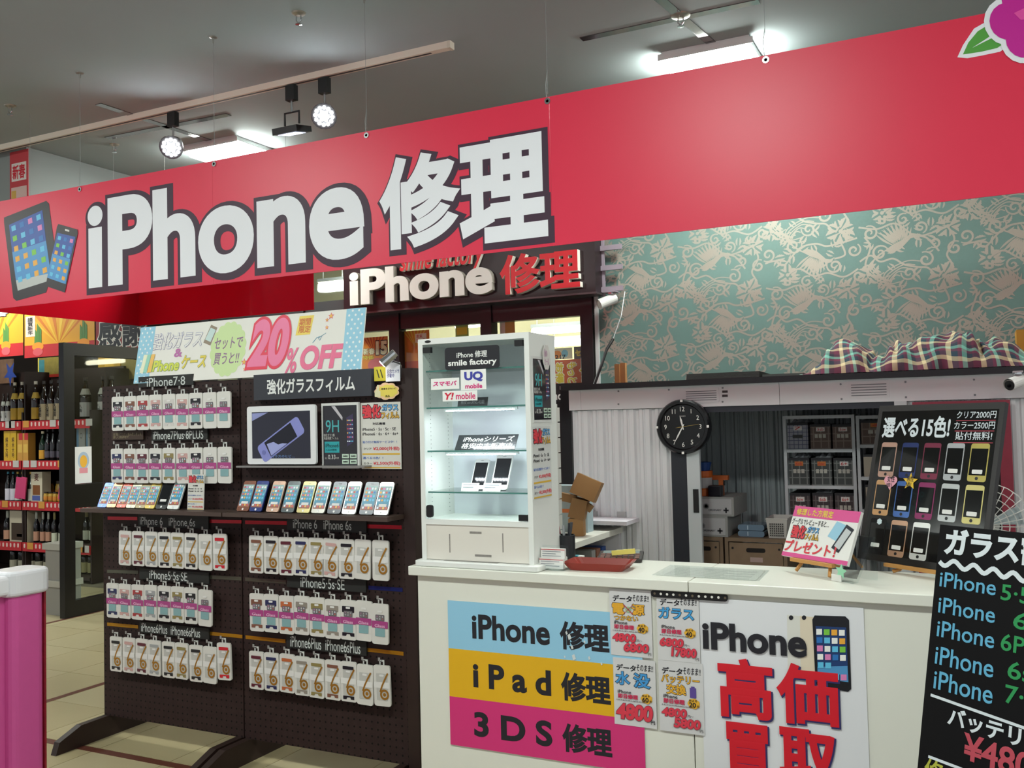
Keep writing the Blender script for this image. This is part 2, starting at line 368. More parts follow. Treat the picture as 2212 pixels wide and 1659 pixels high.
# ---- dark glazed shopfront
fr = C('#1a1517', .3, noise=.1)
gx0, gx1 = -5.6, wx0 - .014
ztop = at_y(1170, 689, WALL_Y)[1]; zbot = at_y(1230, 828, WALL_Y)[1]; zl = at_y(706, 652, WALL_Y)[1]
mb = MB()
for z0, z1 in ((0, .12), (zbot - .30, zbot), (ztop, zl), (2.95, CEIL)): mb.box(gx0, WALL_Y - .03, z0, gx1, WALL_Y + .04, z1)
posts = [gx0, at_y(690, 640, WALL_Y)[0] - .17, at_y(857, 760, WALL_Y)[0], at_y(1054, 720, WALL_Y)[0], gx1 - .055]
for x in posts: mb.box(x - .035, WALL_Y - .045, 0, x + .05, WALL_Y + .05, CEIL)
window_1 = struct('window_1', mb, fr, 'dark framed shopfront glazing beside the papered wall')
for i in range(4):
    a, b = posts[i] + .05, posts[i + 1] - .035
    for z0, z1 in ((.12, zbot - .3), (zbot, ztop), (zl, 2.95)):
        if z0 == .12: part('lower_panel', MB().box(a, WALL_Y, z0, b, WALL_Y + .02, z1), C('#221b1c', .4), window_1)
        else: part('pane', MB().box(a, WALL_Y, z0, b, WALL_Y + .006, z1), GLASS, window_1)
# ---- glazed side door of the liquor shop
DX, DY = at_z(135, 1337, 0); DH = at_x(132, 740, DX)[1]
door_1 = struct('door_1', MB().box(DX - .03, DY, 0, DX + .03, DY + .10, DH).box(DX - .03, DY + .10, 0, DX + .03, 7.4, .13).box(DX - .03, DY + .10, DH - .10, DX + .03, 7.4, DH).box(DX - .03, DY + .10, .87, DX + .03, 7.4, 1.06).box(DX - .03, 7.2, 0, DX + .03, 7.4, DH), C('#0e0c0d', .3), 'black framed glass door standing open beside the liquor shelves')
part('pane', MB().box(DX - .004, DY + .10, .13, DX + .004, 7.2, .87), GLASS, door_1)
part('pane', MB().box(DX - .004, DY + .10, 1.06, DX + .004, 7.2, DH - .10), GLASS, door_1)
nt_ = panel('notice_sticker', None, None, 0, 0, .16, .30, 0, C('#d8d8d8', .5), t=.001)
y_, z_ = at_x(163, 1040, DX + .006)
nt_.location = (DX + .0065 - door_1.location.x, DY + .12 - door_1.location.y, z_ - .02 - door_1.location.z); nt_.rotation_euler = (0, 0, math.radians(90)); nt_.parent = door_1
shape(nt_, circle(.5, .38, .34, 20, .24), C('#9fb2c8', .5)); shape(nt_, circle(.5, .4, .22, 16, .17), C('#e0a93a', .5), 2); rect(nt_, .25, .58, .75, .72, C('#d58b97', .5), 2)
# ---- far room behind the glazing
struct('wall_far', MB().box(-9, 9.4, 0, 3, 9.5, CEIL - .001), C('#d9cfa8', .8, noise=.3, nscale=2), 'cream far wall of the neighbouring shop')
struct('wall_side', MB().box(-17.5, 9.4, 0, -9.001, 9.5, CEIL - .001), C('#3a2c20', .8, noise=.4, nscale=3), 'dark brown far wall behind the liquor shelves')

# ================================================================== LAMPS
diff_m = C('#f7fff8', .5, emit=LAMP); lamp_body = C('#c9cbc9', .5)
def ceiling_lamp(x, y, w, d, label, z=CEIL, strength=None):
    t = empty('ceiling_lamp', label, 'lamp', (x, y, z - .07), group='bright rectangular ceiling lamps')
    part('housing', MB().box(x - w / 2, y - d / 2, z - .03, x + w / 2, y + d / 2, z), lamp_body, t)
    part('side_fin', MB().box(x - w / 2 - .02, y - d / 2 - .006, z - .045, x + w / 2 + .02, y - d / 2, z - .012), lamp_body, t)
    part('diffuser', MB().prism_x([(y - d / 2 + .005, z - .03), (y - d / 2 + .05, z - .07), (y + d / 2 - .05, z - .07), (y + d / 2 - .005, z - .03)][::-1], x - w / 2 + .005, x + w / 2 - .005), diff_m, t)
    return t
ceiling_lamp(-1.19, 4.93, .46, .34, 'glowing ceiling lamp over the papered wall')
ceiling_lamp(-4.55, 4.88, .46, .36, 'glowing ceiling lamp behind the picture of tablet and phone')
for i, x in enumerate((-7.9, -4.55, -1.19, 2.2)):
    for j, y in enumerate((1.0,)):
        ceiling_lamp(x, y, .46 * 1.2, .36, 'glowing ceiling lamp over the open hall')
ceiling_lamp(2.2, 4.93, .46, .34, 'ceiling lamp added past the plaid cloth to brighten the shed')  # out of view, added to brighten the shed and the area behind the banner
for x, y in ((-8.7, 5.3), (-3.4, 7.9), (-5.3, 7.9)):  # hidden behind the banner, added to light the liquor shelves and far room
    t = ceiling_lamp(x, y, .6, .3, 'unseen ceiling lamp added to light the neighbouring shop', z=3.30)
    part('stem', MB().cyl((x, y, 3.30), (x, y, CEIL), .012), lamp_body, t)
# ---- track with three heads
TY = at_z(975, 90, CEIL)[1]; tx1 = at_z(978, 92, CEIL)[0]
trk = thing('lighting_track', MB().box(-6.6, TY - .02, CEIL - .035, tx1, TY + .02, CEIL), C('#d9cdbd', .5), 'cream ceiling track carrying black spot heads', 'lighting track')
part('slot', MB().box(-6.6, TY - .006, CEIL - .037, tx1 - .12, TY + .006, CEIL - .034), C('#3c3532', .5), trk)
part('end_cap', MB().box(tx1 - .015, TY - .022, CEIL - .037, tx1 + .004, TY + .022, CEIL), C('#cfc3b2', .5), trk)
led_m = C('#f4fbff', .5, emit=90)
def spot(px, label, flood=False):
    x = at_z(px, 190 if px > 500 else 240, CEIL - .04)[0]; z = CEIL - .04
    t = empty('track_spot', label, 'spotlight', (x, TY, z - .3), group='heads on the lighting track')
    part('adapter', MB().box(x - .03, TY - .018, z - .085, x + .03, TY + .018, z), BLACK, t)
    part('stem', MB().cyl((x, TY, z - .085), (x, TY, z - .15), .007), CHROME, t)
    if flood:
        part('yoke', MB().tube([(x - .05, TY, z - .22), (x - .05, TY, z - .15), (x + .05, TY, z - .15), (x + .05, TY, z - .22)], .006), BLACK, t)
        part('head', MB().prism_x([(TY - .07, z - .25), (TY + .06, z - .225), (TY + .065, z - .255), (TY - .065, z - .285)], x - .085, x + .085), BLACK, t)
        part('lamp_face', MB().prism_x([(TY - .05, z - .2835), (TY + .045, z - .2615), (TY + .046, z - .2625), (TY - .049, z - .2845)], x - .06, x + .06), C('#dfe8ff', .5, emit=1.5), t)
        return
    d = Vector((.38, -.66, -.42)).normalized(); c = Vector((x, TY, z - .20))
    part('lamp_head', MB().cyl(c - d * .05, c + d * .05, .045, .07, 18), BLACK, t)
    a = d.orthogonal().normalized(); b = d.cross(a); mb = MB()
    for k, (R, n) in enumerate(((0, 1), (.022, 6), (.046, 12))):
        for i in range(n):
            q = c + d * .051 + (a * math.cos(6.283 * i / n) + b * math.sin(6.283 * i / n)) * R; mb.cyl(q, q + d * .006, .0095, .008, 8)
    part('led_cluster', mb, led_m, t, kind='stuff')
spot(365, 'lit round spot alone on the track near crossed ceiling strips'); spot(742, 'lit round spot hanging beside the square floodlight'); spot(640, 'square black floodlight facing down on the cream track', True)
# ---- sprinklers
for px, py, ring in ((22, 228, 0), (247, 312, 0), (645, 28, 0), (1470, 33, 1), (178, 155, 2)):
    if ring == 2: continue
    x, y = at_z(px, py, CEIL)
    s = empty('sprinkler', 'sprinkler head with wide ring plate in the ceiling slot' if ring else 'small chrome fire sprinkler hanging from bare ceiling', 'sprinkler', (x, y, CEIL - .06), group=None if ring else 'ceiling sprinklers')
    part('rosette', MB().lathe([(.012, -.014), (.03 + .015 * ring, -.006), (.034 + .016 * ring, 0)], 18, (x, y, CEIL)), C('#a59c90', .3, .7), s)
    part('frame', MB().tube([(x - .012, y, CEIL - .012), (x - .014, y, CEIL - .035), (x, y, CEIL - .05), (x + .014, y, CEIL - .035), (x + .012, y, CEIL - .012)], .0035), CHROME, s)
    part('deflector', MB().lathe([(0, -.058), (.016, -.056), (.016, -.052), (0, -.050)], 14, (x, y, CEIL)), CHROME, s)
# ================================================================== HANGING RED BANNERS
BNY = 3.455; BZ0, BZ1 = 2.2, 2.812; BL, BR = -5.06, 2.1
ban_m = C('#da2a48', .38, noise=.03, nscale=2); ban_back = C('#b30d20', .16, coat=.3)
ban = empty('fascia_banner', 'long red fascia banner with huge white outlined lettering hung on wires', 'banner', (BL, BNY, BZ0)); PD[ban] = (1, 1)
seams = [BL, at_y(460, 470, BNY)[0], at_y(1190, 370, BNY)[0], BR]
for i in range(3): part('banner_panel', MB().box(seams[i] + .0004, BNY, BZ0, seams[i + 1] - .0004, BNY + .004, BZ1), ban_m, ban)
def bu(px, py): x, z = at_y(px, py, BNY); return x - BL, 1 - (z - BZ0)
def btxt(s, l, r, top, bot, **k):       # pixel measures on the banner plane; top and bottom taken at their own columns
    txt(ban, s, bu(*l)[0], bu(*top)[1], bu(*r)[0], bu(*bot)[1], WHITE2, **k)
WHITE2 = C('#e6e6ea', .5); OUT = C('#3a1f33', .5)
btxt('iPhone', (190, 530), (787, 470), (365, 405), (640, 572), bold=.034, outline=(OUT, .045), oshift=(.012, -.008), lift=2)
btxt('修', (820, 450), (995, 430), (900, 331), (880, 537), bold=.036, outline=(OUT, .045), oshift=(.01, -.008), lift=2)
btxt('理', (992, 420), (1182, 400), (1090, 297), (1100, 520), bold=.036, outline=(OUT, .045), oshift=(.01, -.008), lift=2)
def bpoly(pts, m, lift, name): return shape(ban, [(bu(*p)[0], bu(*p)[1]) for p in pts], m, lift, name)
ICOL = [C(h, .4) for h in ('#5fb9dd', '#e6a63c', '#d97fb4', '#78c043', '#5fb9dd', '#2a6fb5', '#e6a63c', '#5fb9dd')]
def quad_grid(corners, nc, nr, fill, lift, skip=()):
    (ax, ay), (bx_, by_), (cx, cy), (dx, dy) = [bu(*p) for p in corners]      # tl, tr, br, bl
    def P(u, v): return ((ax * (1 - u) + bx_ * u) * (1 - v) + (dx * (1 - u) + cx * u) * v, 1 - ((ay * (1 - u) + by_ * u) * (1 - v) + (dy * (1 - u) + cy * u) * v))
    for i in range(nc):
        for j in range(nr):
            if (i, j) in skip: continue
            a, b, c, d = (i + .5 - fill / 2) / nc, (i + .5 + fill / 2) / nc, (j + .5 - fill / 2) / nr, (j + .5 + fill / 2) / nr
            link('app_icon', mesh_of(MB().prism([P(a, d), P(b, d), P(b, c), P(a, c)], -.0006 * lift, -.0006 * lift + .0003), ICOL[(i * 5 + j * 3) % len(ICOL)], 'app_icon'), ban)
TB = C('#2a2226', .4); TS1 = C('#2f52a0', .4); TS2 = C('#4b8fc6', .4); TS3 = C('#b9bcb8', .4)
bpoly([(9, 470), (100, 434), (106, 440), (122, 560), (100, 632), (36, 650), (29, 644), (9, 480)], TB, 2, 'tablet_print')
bpoly([(20, 486), (92, 454), (100, 520), (27, 545)], TS1, 3, 'screen_print'); bpoly([(27, 545), (100, 520), (110, 590), (35, 606)], TS2, 3, 'screen_print'); bpoly([(35, 606), (110, 590), (105, 607), (39, 628)], TS3, 3, 'screen_print')
quad_grid([(20, 486), (92, 454), (108, 592), (37, 618)], 4, 6, .5, 4)
bpoly([(127, 484), (168, 496), (169, 504), (141, 632), (100, 618), (102, 605), (124, 490)], TB, 5, 'phone_print')
bpoly([(125, 503), (164, 512), (153, 560), (114, 548)], TS1, 6, 'screen_print'); bpoly([(114, 548), (153, 560), (143, 614), (103, 600)], TS2, 6, 'screen_print')
quad_grid([(125, 505), (164, 514), (143, 612), (104, 598)], 3, 6, .5, 7)
bpoly([(142, 495), (151, 497), (151, 501), (142, 499)], C('#d8d4cc', .4), 7, 'speaker_print')
# flower of five lobes and a leaf
PK = C('#c0158e', .45); PK2 = C('#e14a9f', .45); LF = C('#4f9a3a', .45)
def fl(cx, cy, R, m, lift, grow=0):
    for k in range(5):
        a = math.radians(30 + 72 * k); o = [(cx + R * .62 * math.cos(a) + (R * .56 + grow) * math.cos(t / 18 * math.pi * 2), cy + R * .62 * math.sin(a) + (R * .56 + grow) * math.sin(t / 18 * math.pi * 2)) for t in range(18)]
        bpoly(o, m, lift + .35 * k, 'flower_print')
bpoly([(2068, 124), (2080, 98), (2104, 62), (2150, 36), (2180, 52), (2188, 92), (2160, 112), (2122, 120), (2090, 126)], WHITE2, 2, 'leaf_print')
bpoly([(2080, 118), (2092, 92), (2112, 68), (2148, 46), (2172, 60), (2178, 88), (2154, 104), (2120, 112), (2094, 116)], LF, 3, 'leaf_print')
bpoly([(2100, 104), (2140, 78), (2170, 66), (2140, 84)], WHITE2, 4, 'leaf_vein')
fl(2222, 42, 72, WHITE2, 6, 12); fl(2222, 42, 72, PK, 9)
bpoly([(2190, 30), (2215, 18), (2230, 40), (2205, 45)], PK2, 12, 'flower_print')
# hanging wires with eyelets
wire_m = C('#7f8280', .6)
for px, py in ((173, 405), (463, 352), (792, 295), (1183, 220), (1654, 120), (2400, -40)):
    x, z = at_y(px, py, BNY); z = BZ1 - .018
    w = part('hanging_wire', MB().cyl((x, BNY + .002, z + .03), (x, BNY + .002, CEIL), .0008, n=6).tube([(x, BNY - .001, z), (x - .006, BNY, z + .03), (x - .008, BNY + .002, z + .07), (x, BNY + .002, z + .12)], .0013, 5), wire_m, ban)
    part('eyelet', MB().lathe([(.006, -.003), (.013, -.003), (.013, .001), (.006, .001), (.006, -.003)], 16, (x, BNY - .001, z), 'y'), CHROME, ban)
    part('ceiling_hook', MB().lathe([(0, -.03), (.004, -.03), (.006, -.008), (.02, -.004), (.022, 0)], 12, (x, BNY + .002, CEIL)), C('#8d8a84', .4, .5), ban)
# return and back banners
RX, RY = at_z(300, 704, BZ0)
rb = thing('return_banner', MB().box(RX - .002, BNY + .012, BZ0, RX + .002, RY - .004, BZ1), ban_back, 'plain glossy red banner running back from the lettered one', 'banner')
bx1 = at_z(669, 668, BZ0)[0]
bb_ = thing('back_banner', MB().box(RX - .002, RY - .003, BZ0, bx1, RY + .004, BZ1), ban_back, 'plain glossy red banner ending beside the black shop sign', 'banner')
for o, pts in ((rb, ((RX, BNY + .3), (RX, RY - .2))), (bb_, ((RX + .25, RY + .002), (bx1 - .2, RY + .002)))):
    for x, y in pts: part('hanging_wire', MB().cyl((x, y, BZ1 - .01), (x, y, CEIL), .0007, n=6), wire_m, o)
# small red notice on the dropped wall
pn = panel('wall_notice', 'faded red and white notice on the dropped grey wall', 'notice', *[0, 0], .1, .1, 0, RED)
COL.objects.unlink(pn); bpy.data.objects.remove(pn)
x0, z1 = at_y(22, 330, BY - .003); x1, z0 = at_y(62, 440, BY - .003)
pn = panel('wall_notice', 'faded red and white notice on the dropped grey wall', 'notice', x0, z0, x1 - x0, z1 - z0, BY - .006, C('#b8383f', .6), t=.003)
rect(pn, .1, .22, .9, .55, C('#d8cfc8', .6)); txt(pn, '新春', .15, .25, .85, .52, RED, .03, lift=2); rect(pn, .08, .66, .92, .86, C('#cfb0a8', .6)); rect(pn, .1, .72, .35, .9, C('#c8a04a', .6), 2)

# ================================================================== BLACK SHOP SIGN WITH RAISED LETTERS
SGY = 5.58
x0, z0 = at_y(743, 674, SGY); x1 = at_y(1287, 634, SGY)[0]; z0 = (z0 + at_y(1287, 634, SGY)[1]) / 2
sg = panel('shop_sign', 'black shop sign with raised grey and red letters above the shopfront', 'sign', x0, z0, x1 - x0, .62, SGY, C('#1f1116', .35), t=.15)
part('edge_trim', MB().box(-.005, -.006, -.012, x1 - x0 + .005, .15, 0), C('#544a4c', .3, .5), sg, local=True)
def su(px, py): x, z = at_y(px, py, SGY); return (x - x0) / (x1 - x0), 1 - (z - z0) / .62
def stx(s, l, r, top, bot, m, **k): return txt(sg, s, su(*l)[0], su(*top)[1], su(*r)[0], su(*bot)[1], m, **k)
LG = C('#cfcac4', .5); LR = C('#c0121f', .4); LW = C('#e8e2d6', .5)
stx('iPhone', (763, 640), (1070, 610), (852, 577), (1000, 641), C('#a8a196', .5), bold=.04, solid=.3, thick=.045, name='raised_letters')
stx('iPhone', (763, 640), (1070, 610), (852, 577), (1000, 641), LG, bold=.04, lift=76, name='letter_faces')
stx('修理', (1086, 600), (1258, 580), (1215, 540), (1180, 631), LW, bold=.028, solid=.3, thick=.045, name='raised_letters')
stx('修理', (1086, 600), (1258, 580), (1215, 540), (1180, 631), LR, bold=.028, lift=76, name='letter_faces')
stx('smile factory', (868, 575), (1050, 545), (900, 538), (960, 592), LW, bold=.02, shear=.3, solid=.3, thick=.03, name='raised_letters')
stx('smile factory', (868, 575), (1050, 545), (900, 538), (960, 592), LR, bold=.02, shear=.3, lift=52, name='letter_faces')

# ================================================================== POSTERS BEHIND THE SHOPFRONT GLASS
OR = C('#d9812e', .5); OR2 = C('#b5451f', .5); YL = C('#e2c13a', .5); CR = C('#e5d9b5', .5)
PYW = WALL_Y + .03
p = panel_px('window_poster', 'orange sunburst sale poster behind the glass with white numerals', 'poster', 782, 728, 838, 806, PYW, OR, t=.002)
for k in range(7): shape(p, [(.5, .5), (.05 + .13 * k, 0), (.11 + .13 * k, 0)], OR2)
txt(p, '15', .55, .12, .98, .5, CR, .06, outline=(INK, .05), lift=3); txt(p, '新春', .05, .3, .5, .48, CR, .03, outline=(INK, .03), lift=3); txt(p, '特価', .03, .5, .45, .62, YL, .03, outline=(INK, .03), lift=3)
shape(p, circle(.6, .78, .38, 20, .2), C('#c8646a', .5), 2)
p = panel_px('window_poster', 'orange rayed poster with red writing behind the middle pane', 'poster', 868, 714, 928, 802, PYW, OR, t=.002)
for k in range(7): shape(p, [(.5, .4), (.05 + .13 * k, 0), (.11 + .13 * k, 0)], YL)
rect(p, .5, .08, .9, .3, C('#e8e0d0', .5), 2); txt(p, '年末\nセール', .54, .1, .87, .28, C('#c0392b', .5), .02, lift=3); rect(p, 0, .75, 1, 1, OR2, 2)
p = panel_px('window_poster', 'small green and yellow poster hung high behind the glass', 'poster', 984, 702, 1012, 728, PYW, C('#9db35c', .5), t=.002); rect(p, .1, .2, .9, .8, YL)
p = panel_px('window_poster', 'narrow pale poster beside a mullion behind the glass', 'poster', 1080, 692, 1112, 730, PYW, C('#c59a4a', .5), t=.002); rect(p, 0, 0, .35, 1, C('#ddd6c8', .5))
p = panel_px('window_poster', 'orange poster with sideways yellow lettering behind the glass', 'poster', 1199, 776, 1280, 828, PYW, C('#cc5a2c', .5), t=.002)
for s, a, b in (('お得', .02, .24), ('もっと', .34, .58), ('majica', .66, .88)): txt(p, s, a, -.02 if s == 'majica' else .12, b, .98, YL, .05, outline=(C('#f0ead8', .5), .07), lift=3, rot=90)
p = panel_px('window_poster', 'white and yellow sheet of price bubbles behind the glass', 'poster', 1190, 752, 1236, 776, PYW + .01, C('#ded6bd', .5), t=.002)
shape(p, circle(.3, .55, .2, 16, .35), C('#e58a3a', .5)); shape(p, circle(.65, .5, .16, 16, .35), C('#7fb4c8', .5)); txt(p, '217', .2, .6, .7, .98, INK, .02, lift=2)
p = panel_px('window_poster', 'dark sheet with fat yellow letters behind the glass', 'poster', 1240, 748, 1281, 776, PYW + .01, C('#6a5a50', .5), t=.002); txt(p, 'セール', .06, .25, .96, .75, YL, .07, lift=2)
# bright tubes in the neighbouring room
tube_m = C('#fff6d8', .5, emit=14)
for px0, px1, py, Y, zz in ((1150, 1282, 713, 8.2, 0), (1188, 1274, 741, 8.9, 0), (690, 748, 615, 8.0, 0), (985, 1045, 702, 8.6, 0)):
    xa, za = at_y(px0, py, Y); xb, zb = at_y(px1, py, Y); z = (za + zb) / 2
    t = empty('tube_lamp', 'long bright tube lamp seen through the shopfront glass', 'lamp', (xa, Y, z), group='tube lamps beyond the glass')
    part('tube', MB().cyl((xa, Y, z), (xb, Y, z), .03, n=10), tube_m, t)
    part('batten', MB().box(xa, Y - .04, z + .035, xb, Y + .04, z + .07), lamp_body, t)
    for x in (xa + .05, xb - .05): part('hanger', MB().cyl((x, Y, z + .07), (x, Y, CEIL), .004, n=6), lamp_body, t)
# lettering low on the dark shopfront
lw = panel_px('shopfront_lettering', 'white lowercase letters on the dark shopfront panel', 'lettering', 1184, 842, 1216, 868, WALL_Y - .036, C('#1a1517', .4), t=.003)
txt(lw, 'and', .05, .15, .95, .85, C('#c9c6c4', .5), .02)
# ================================================================== LIQUOR SHELVES
LQ = 6.4                                                     # front edge of the shelves
zr = [at_y(62, y, LQ)[1] for y in (910, 996, 1084, 1173)]     # shelf tops
lx0, lxm, lx1 = -9.75, at_y(47, 950, LQ)[0], at_y(193, 950, LQ)[0]
woodd = C('#2b1c17', .6, noise=.2); redm = C('#b4232b', .5); stripe = C('#d8b9b0', .5); tagm = C('#b9b2ac', .5)
def shelf_unit(x0, x1, y, zs, label, rails=True):
    t = empty('liquor_shelf', label, 'shelf', (x0, y, 0))
    part('back', MB().box(x0, y + .42, 0, x1, y + .45, 2.15), woodd, t)
    for x in (x0, x1 - .02): part('side', MB().box(x, y + .02, 0, x + .02, y + .42, 2.12 if x == x0 else 1.7), woodd, t)
    for z in zs + [.06]:
        part('board', MB().box(x0 + .02, y + .01, z - .03, x1 - .02, y + .42, z), woodd, t)
        if not rails or z == .06: continue
        r = part('price_rail', MB().box(x0, y - .004, z - .085, x1, y + .01, z + .004), redm, t)
        mb = MB(); n = int((x1 - x0) / .058); cards = set(random.sample(range(n), max(1, n // 5)))
        for i in range(n):
            if i in cards or (i - 1) in cards: continue
            a = x0 + .02 + i * .058; mb.rrect(a, z - .052, a + .024, z - .008, y - .0055, y - .004, .01, 2)
        part('rail_stripes', mb, stripe, r, kind='stuff')
        for i in cards:
            a = x0 + .02 + i * .058; q = part('price_card', MB().box(a, y - .009, z - .062, a + .09, y - .006, z + .006), random.choice([tagm, tagm, C('#c98a3a', .5)]), t)
    return t
shelf_unit(lx0, lxm - .01, LQ, zr, 'dark liquor shelf with red striped price rails holding yellow boxes')
shelf_unit(lxm + .01, lx1, LQ, zr, 'dark liquor shelf with red striped price rails beside the glass door')
zr2 = [z + .02 for z in zr]
shelf_unit(lx1 + .02, -6.72, LQ + .14, zr2, 'plain dark liquor shelf behind the glass door', rails=False)
glass_dk = C('#1d100c', .12, coat=.4); glass_gr = C('#12251a', .12, coat=.4); glass_bk = C('#0d0c10', .15, coat=.4); glass_am = C('#b08a35', .15, coat=.3)
def bottle(px, Y, z, h, r, kind, label):
    x = at_y(px, 1000, Y)[0]; y = Y + r + .02
    spec = {  # glass, cap colour, label colour, label z range, neck label colour
        'gold': (glass_dk, '#c9c2b4', '#b8922c', (.05, .34), '#c9a94a'), 'cream': (glass_dk, '#2a2320', '#c6b795', (.02, .42), None),
        'white': (glass_dk, '#3a322e', '#c9c8c4', (.03, .38), '#c9cbc2'), 'champ': (glass_gr, '#ddd2b4', '#c08b2a', (.06, .36), None),
        'black': (glass_bk, '#16141a', '#4a4450', (.1, .3), None), 'teal': (glass_bk, '#2a6f86', '#c9c4cf', (.02, .42), None), 'green': (glass_gr, '#b08d3c', '#c9cdc2', (.02, .42), None),
        'wine': (glass_bk, '#a9aaa0', '#b9b39c', (.06, .34), None), 'wineor': (glass_bk, '#a9aaa0', '#b0826a', (.06, .36), None), 'winegr': (glass_bk, '#8f8456', '#c4c6b0', (.04, .34), None), 'jar': (glass_am, '#2c2119', '#c07c2c', (.15, .55), None),
        'old': (glass_bk, '#2a2320', '#a39a6a', (.04, .40), '#b7ab62')}[kind]
    g = spec[0]
    if kind == 'jar': prof = [(r * .8, 0), (r, .02 * h), (r, .72 * h), (r * .8, .8 * h), (r * .8, .86 * h)]; cz = .86
    elif kind.startswith('wine') or kind == 'old': prof = [(r * .85, 0), (r, .02 * h), (r, .55 * h), (r * .9, .62 * h), (r * .5, .72 * h), (r * .38, .78 * h), (r * .36, .95 * h)]; cz = .72
    else: prof = [(r * .85, 0), (r, .02 * h), (r, .5 * h), (r * .92, .58 * h), (r * .55, .72 * h), (r * .36, .84 * h), (r * .32, .93 * h)]; cz = .92
    t = thing('jar' if kind == 'jar' else 'bottle', MB().lathe(prof, 12, (x, y, z)), g, label, 'jar' if kind == 'jar' else 'bottle', None, None, True)
    cr = r * (.84 if kind == 'jar' else .40)
    part('cap', MB().lathe([(cr, cz * h), (cr, (1.0 if kind != 'jar' else 1.0) * h), (0, 1.0 * h)], 12, (x, y, z)), C(spec[1], .4), t, smooth=False)
    a, b = spec[3]; part('label', MB().lathe([(r * 1.015, a * h), (r * 1.015, b * h)], 12, (x, y, z)), C(spec[2], .55), t)
    if spec[4]: part('neck_label', MB().lathe([(r * .97, .57 * h), (r * .60, .72 * h)], 12, (x, y, z)), C(spec[4], .5), t)
    if kind == 'cream':
        q = link('lettering', text_mesh('久\n保\n田', .02, INK, 0)[0], t, (-r * .75, -r * 1.03, h * .33), (0, 0, 0), (r * 1.1, 1, h * .115))
    if kind == 'white':
        q = link('lettering', text_mesh('八\n海', .01, INK, 0)[0], t, (-r * .6, -r * 1.03, h * .24), (0, 0, 0), (r * .9, 1, h * .1))
    return t
def B(rows):
    for (pxs, dy, z, h, r, kind, label) in rows:
        for px in pxs:
            t = bottle(px, LQ + dy, z, h, r, kind, label)
            if len(pxs) > 1: t['group'] = label.replace('bottle', 'bottles', 1).replace('jar ', 'jars ', 1)
z1, z2, z3, z4 = [z + .001 for z in zr]
B([((-1, 9), .0, z1, .30, .027, 'white', 'small white labelled sake bottle on the top shelf'), ((21, 37, 66), 0, z1, .41, .043, 'gold', 'tall sake bottle with gold labels on the top shelf'),
   ((84, 100, 116), .02, z1, .41, .044, 'cream', 'tall sake bottle with cream brush-lettered label on top shelf'),
   ((82,), .02, z2, .30, .037, 'champ', 'sparkling wine bottle with golden label on the second shelf'), ((94, 106, 120), .03, z2, .32, .033, 'black', 'black bottle with faint dark label on the second shelf'),
   ((8, 19), .02, z3, .30, .031, 'teal', 'dark bottle with teal cap on the third shelf'), ((29, 39, 57), .02, z3, .30, .031, 'green', 'green bottle with gold cap on the third shelf'),
   ((91, 101, 111, 121), .0, z3, .10, .027, 'jar', 'small amber jar in the front line of the third shelf'), ((97, 117), .14, z3, .20, .04, 'jar', 'big amber jar standing behind the small jars'),
   ((5,), .02, z4, .31, .038, 'wineor', 'wine bottle with orange label beside the windowed carton'), ((69, 83, 95), .02, z4, .31, .030, 'wineor', 'wine bottle with orange and white label on the fourth shelf'),
   ((108, 123), .02, z4, .31, .030, 'winegr', 'wine bottle with pale green label on the fourth shelf'),
   ((18, 36, 57, 72, 90), .05, .062, .32, .04, 'wine', 'wine bottle on the bottom shelf behind the pink machine')])
Z2 = [z + .001 for z in zr2]
for pxs, z, h, r, kind, label in (((172, 211, 228), Z2[0], .41, .055, 'white', 'tall white labelled sake bottle behind the door glass'),
                                  ((176, 189, 206, 222), Z2[3], .31, .037, 'winegr', 'wine bottle with cream label behind the door glass'), ((172, 186, 203, 220), .062, .28, .036, 'old', 'dark bottle with yellowed labels on the bottom shelf behind door glass')):
    dy = .14 if kind != 'old' else .0
    for px in pxs:
        t = bottle(px, LQ + .14, z, h, r, kind, label); t['group'] = label.replace('bottle', 'bottles', 1)
def carton(px0, px1, Y, z, h, d, col, label, group=None, texts=None, name='drink_box'):
    xa, xb = at_y(px0, 1000, Y)[0], at_y(px1, 1000, Y)[0]
    t = thing(name, MB().box(xa, Y + .015, z, xb, Y + .015 + d, z + h), C(col, .5), label, 'box', group)
    PD[t] = (xb - xa, h)
    for s, u0, v0, u1, v1, c, b in (texts or []):
        m = C(c, .5)
        if s: q = txt(t, s, u0, v0, u1, v1, m, b)
        else: q = rect(t, u0, v0, u1, v1, m)
        q.location.x -= (xb - xa) / 2; q.location.y -= d / 2
    return t
for a in (5.5, 19): carton(a, a + 13, LQ, z2, .31, .09, '#c19a22', 'tall yellow sake gift box on the second shelf', 'yellow gift boxes', [('純\n米\n大\n吟', .28, .2, .72, .9, '#4a2a14', .02)])
for a in (34.5, 46.5): carton(a, a + 11.5, LQ, z2, .285, .085, '#b9873a', 'orange and red patterned drink box on the second shelf', 'orange gift boxes', [(None, .3, .0, 1, .25, '#b02a2c', 0), (None, .1, .4, .9, .7, '#c9a24a', 0)])
carton(64, 88, LQ + .03, z3, .30, .1, '#c3b9a2', 'big cream drink carton with brown picture on third shelf', None, [(None, .15, .45, .8, .78, '#7a4a24', 0), (None, .1, .8, .8, .97, '#4c5a9a', 0), ('麦', .3, .05, .7, .3, '#5a2420', .02)], 'drink_carton')
q = carton(17.5, 56, LQ + .02, z4, .32, .16, '#b3a892', 'beige carton with a cut-out window on fourth shelf', None, [(None, .1, .4, .9, .95, '#3a2a1c', 0), (None, .4, .75, .9, .84, '#b3a878', 0)], 'drink_carton')
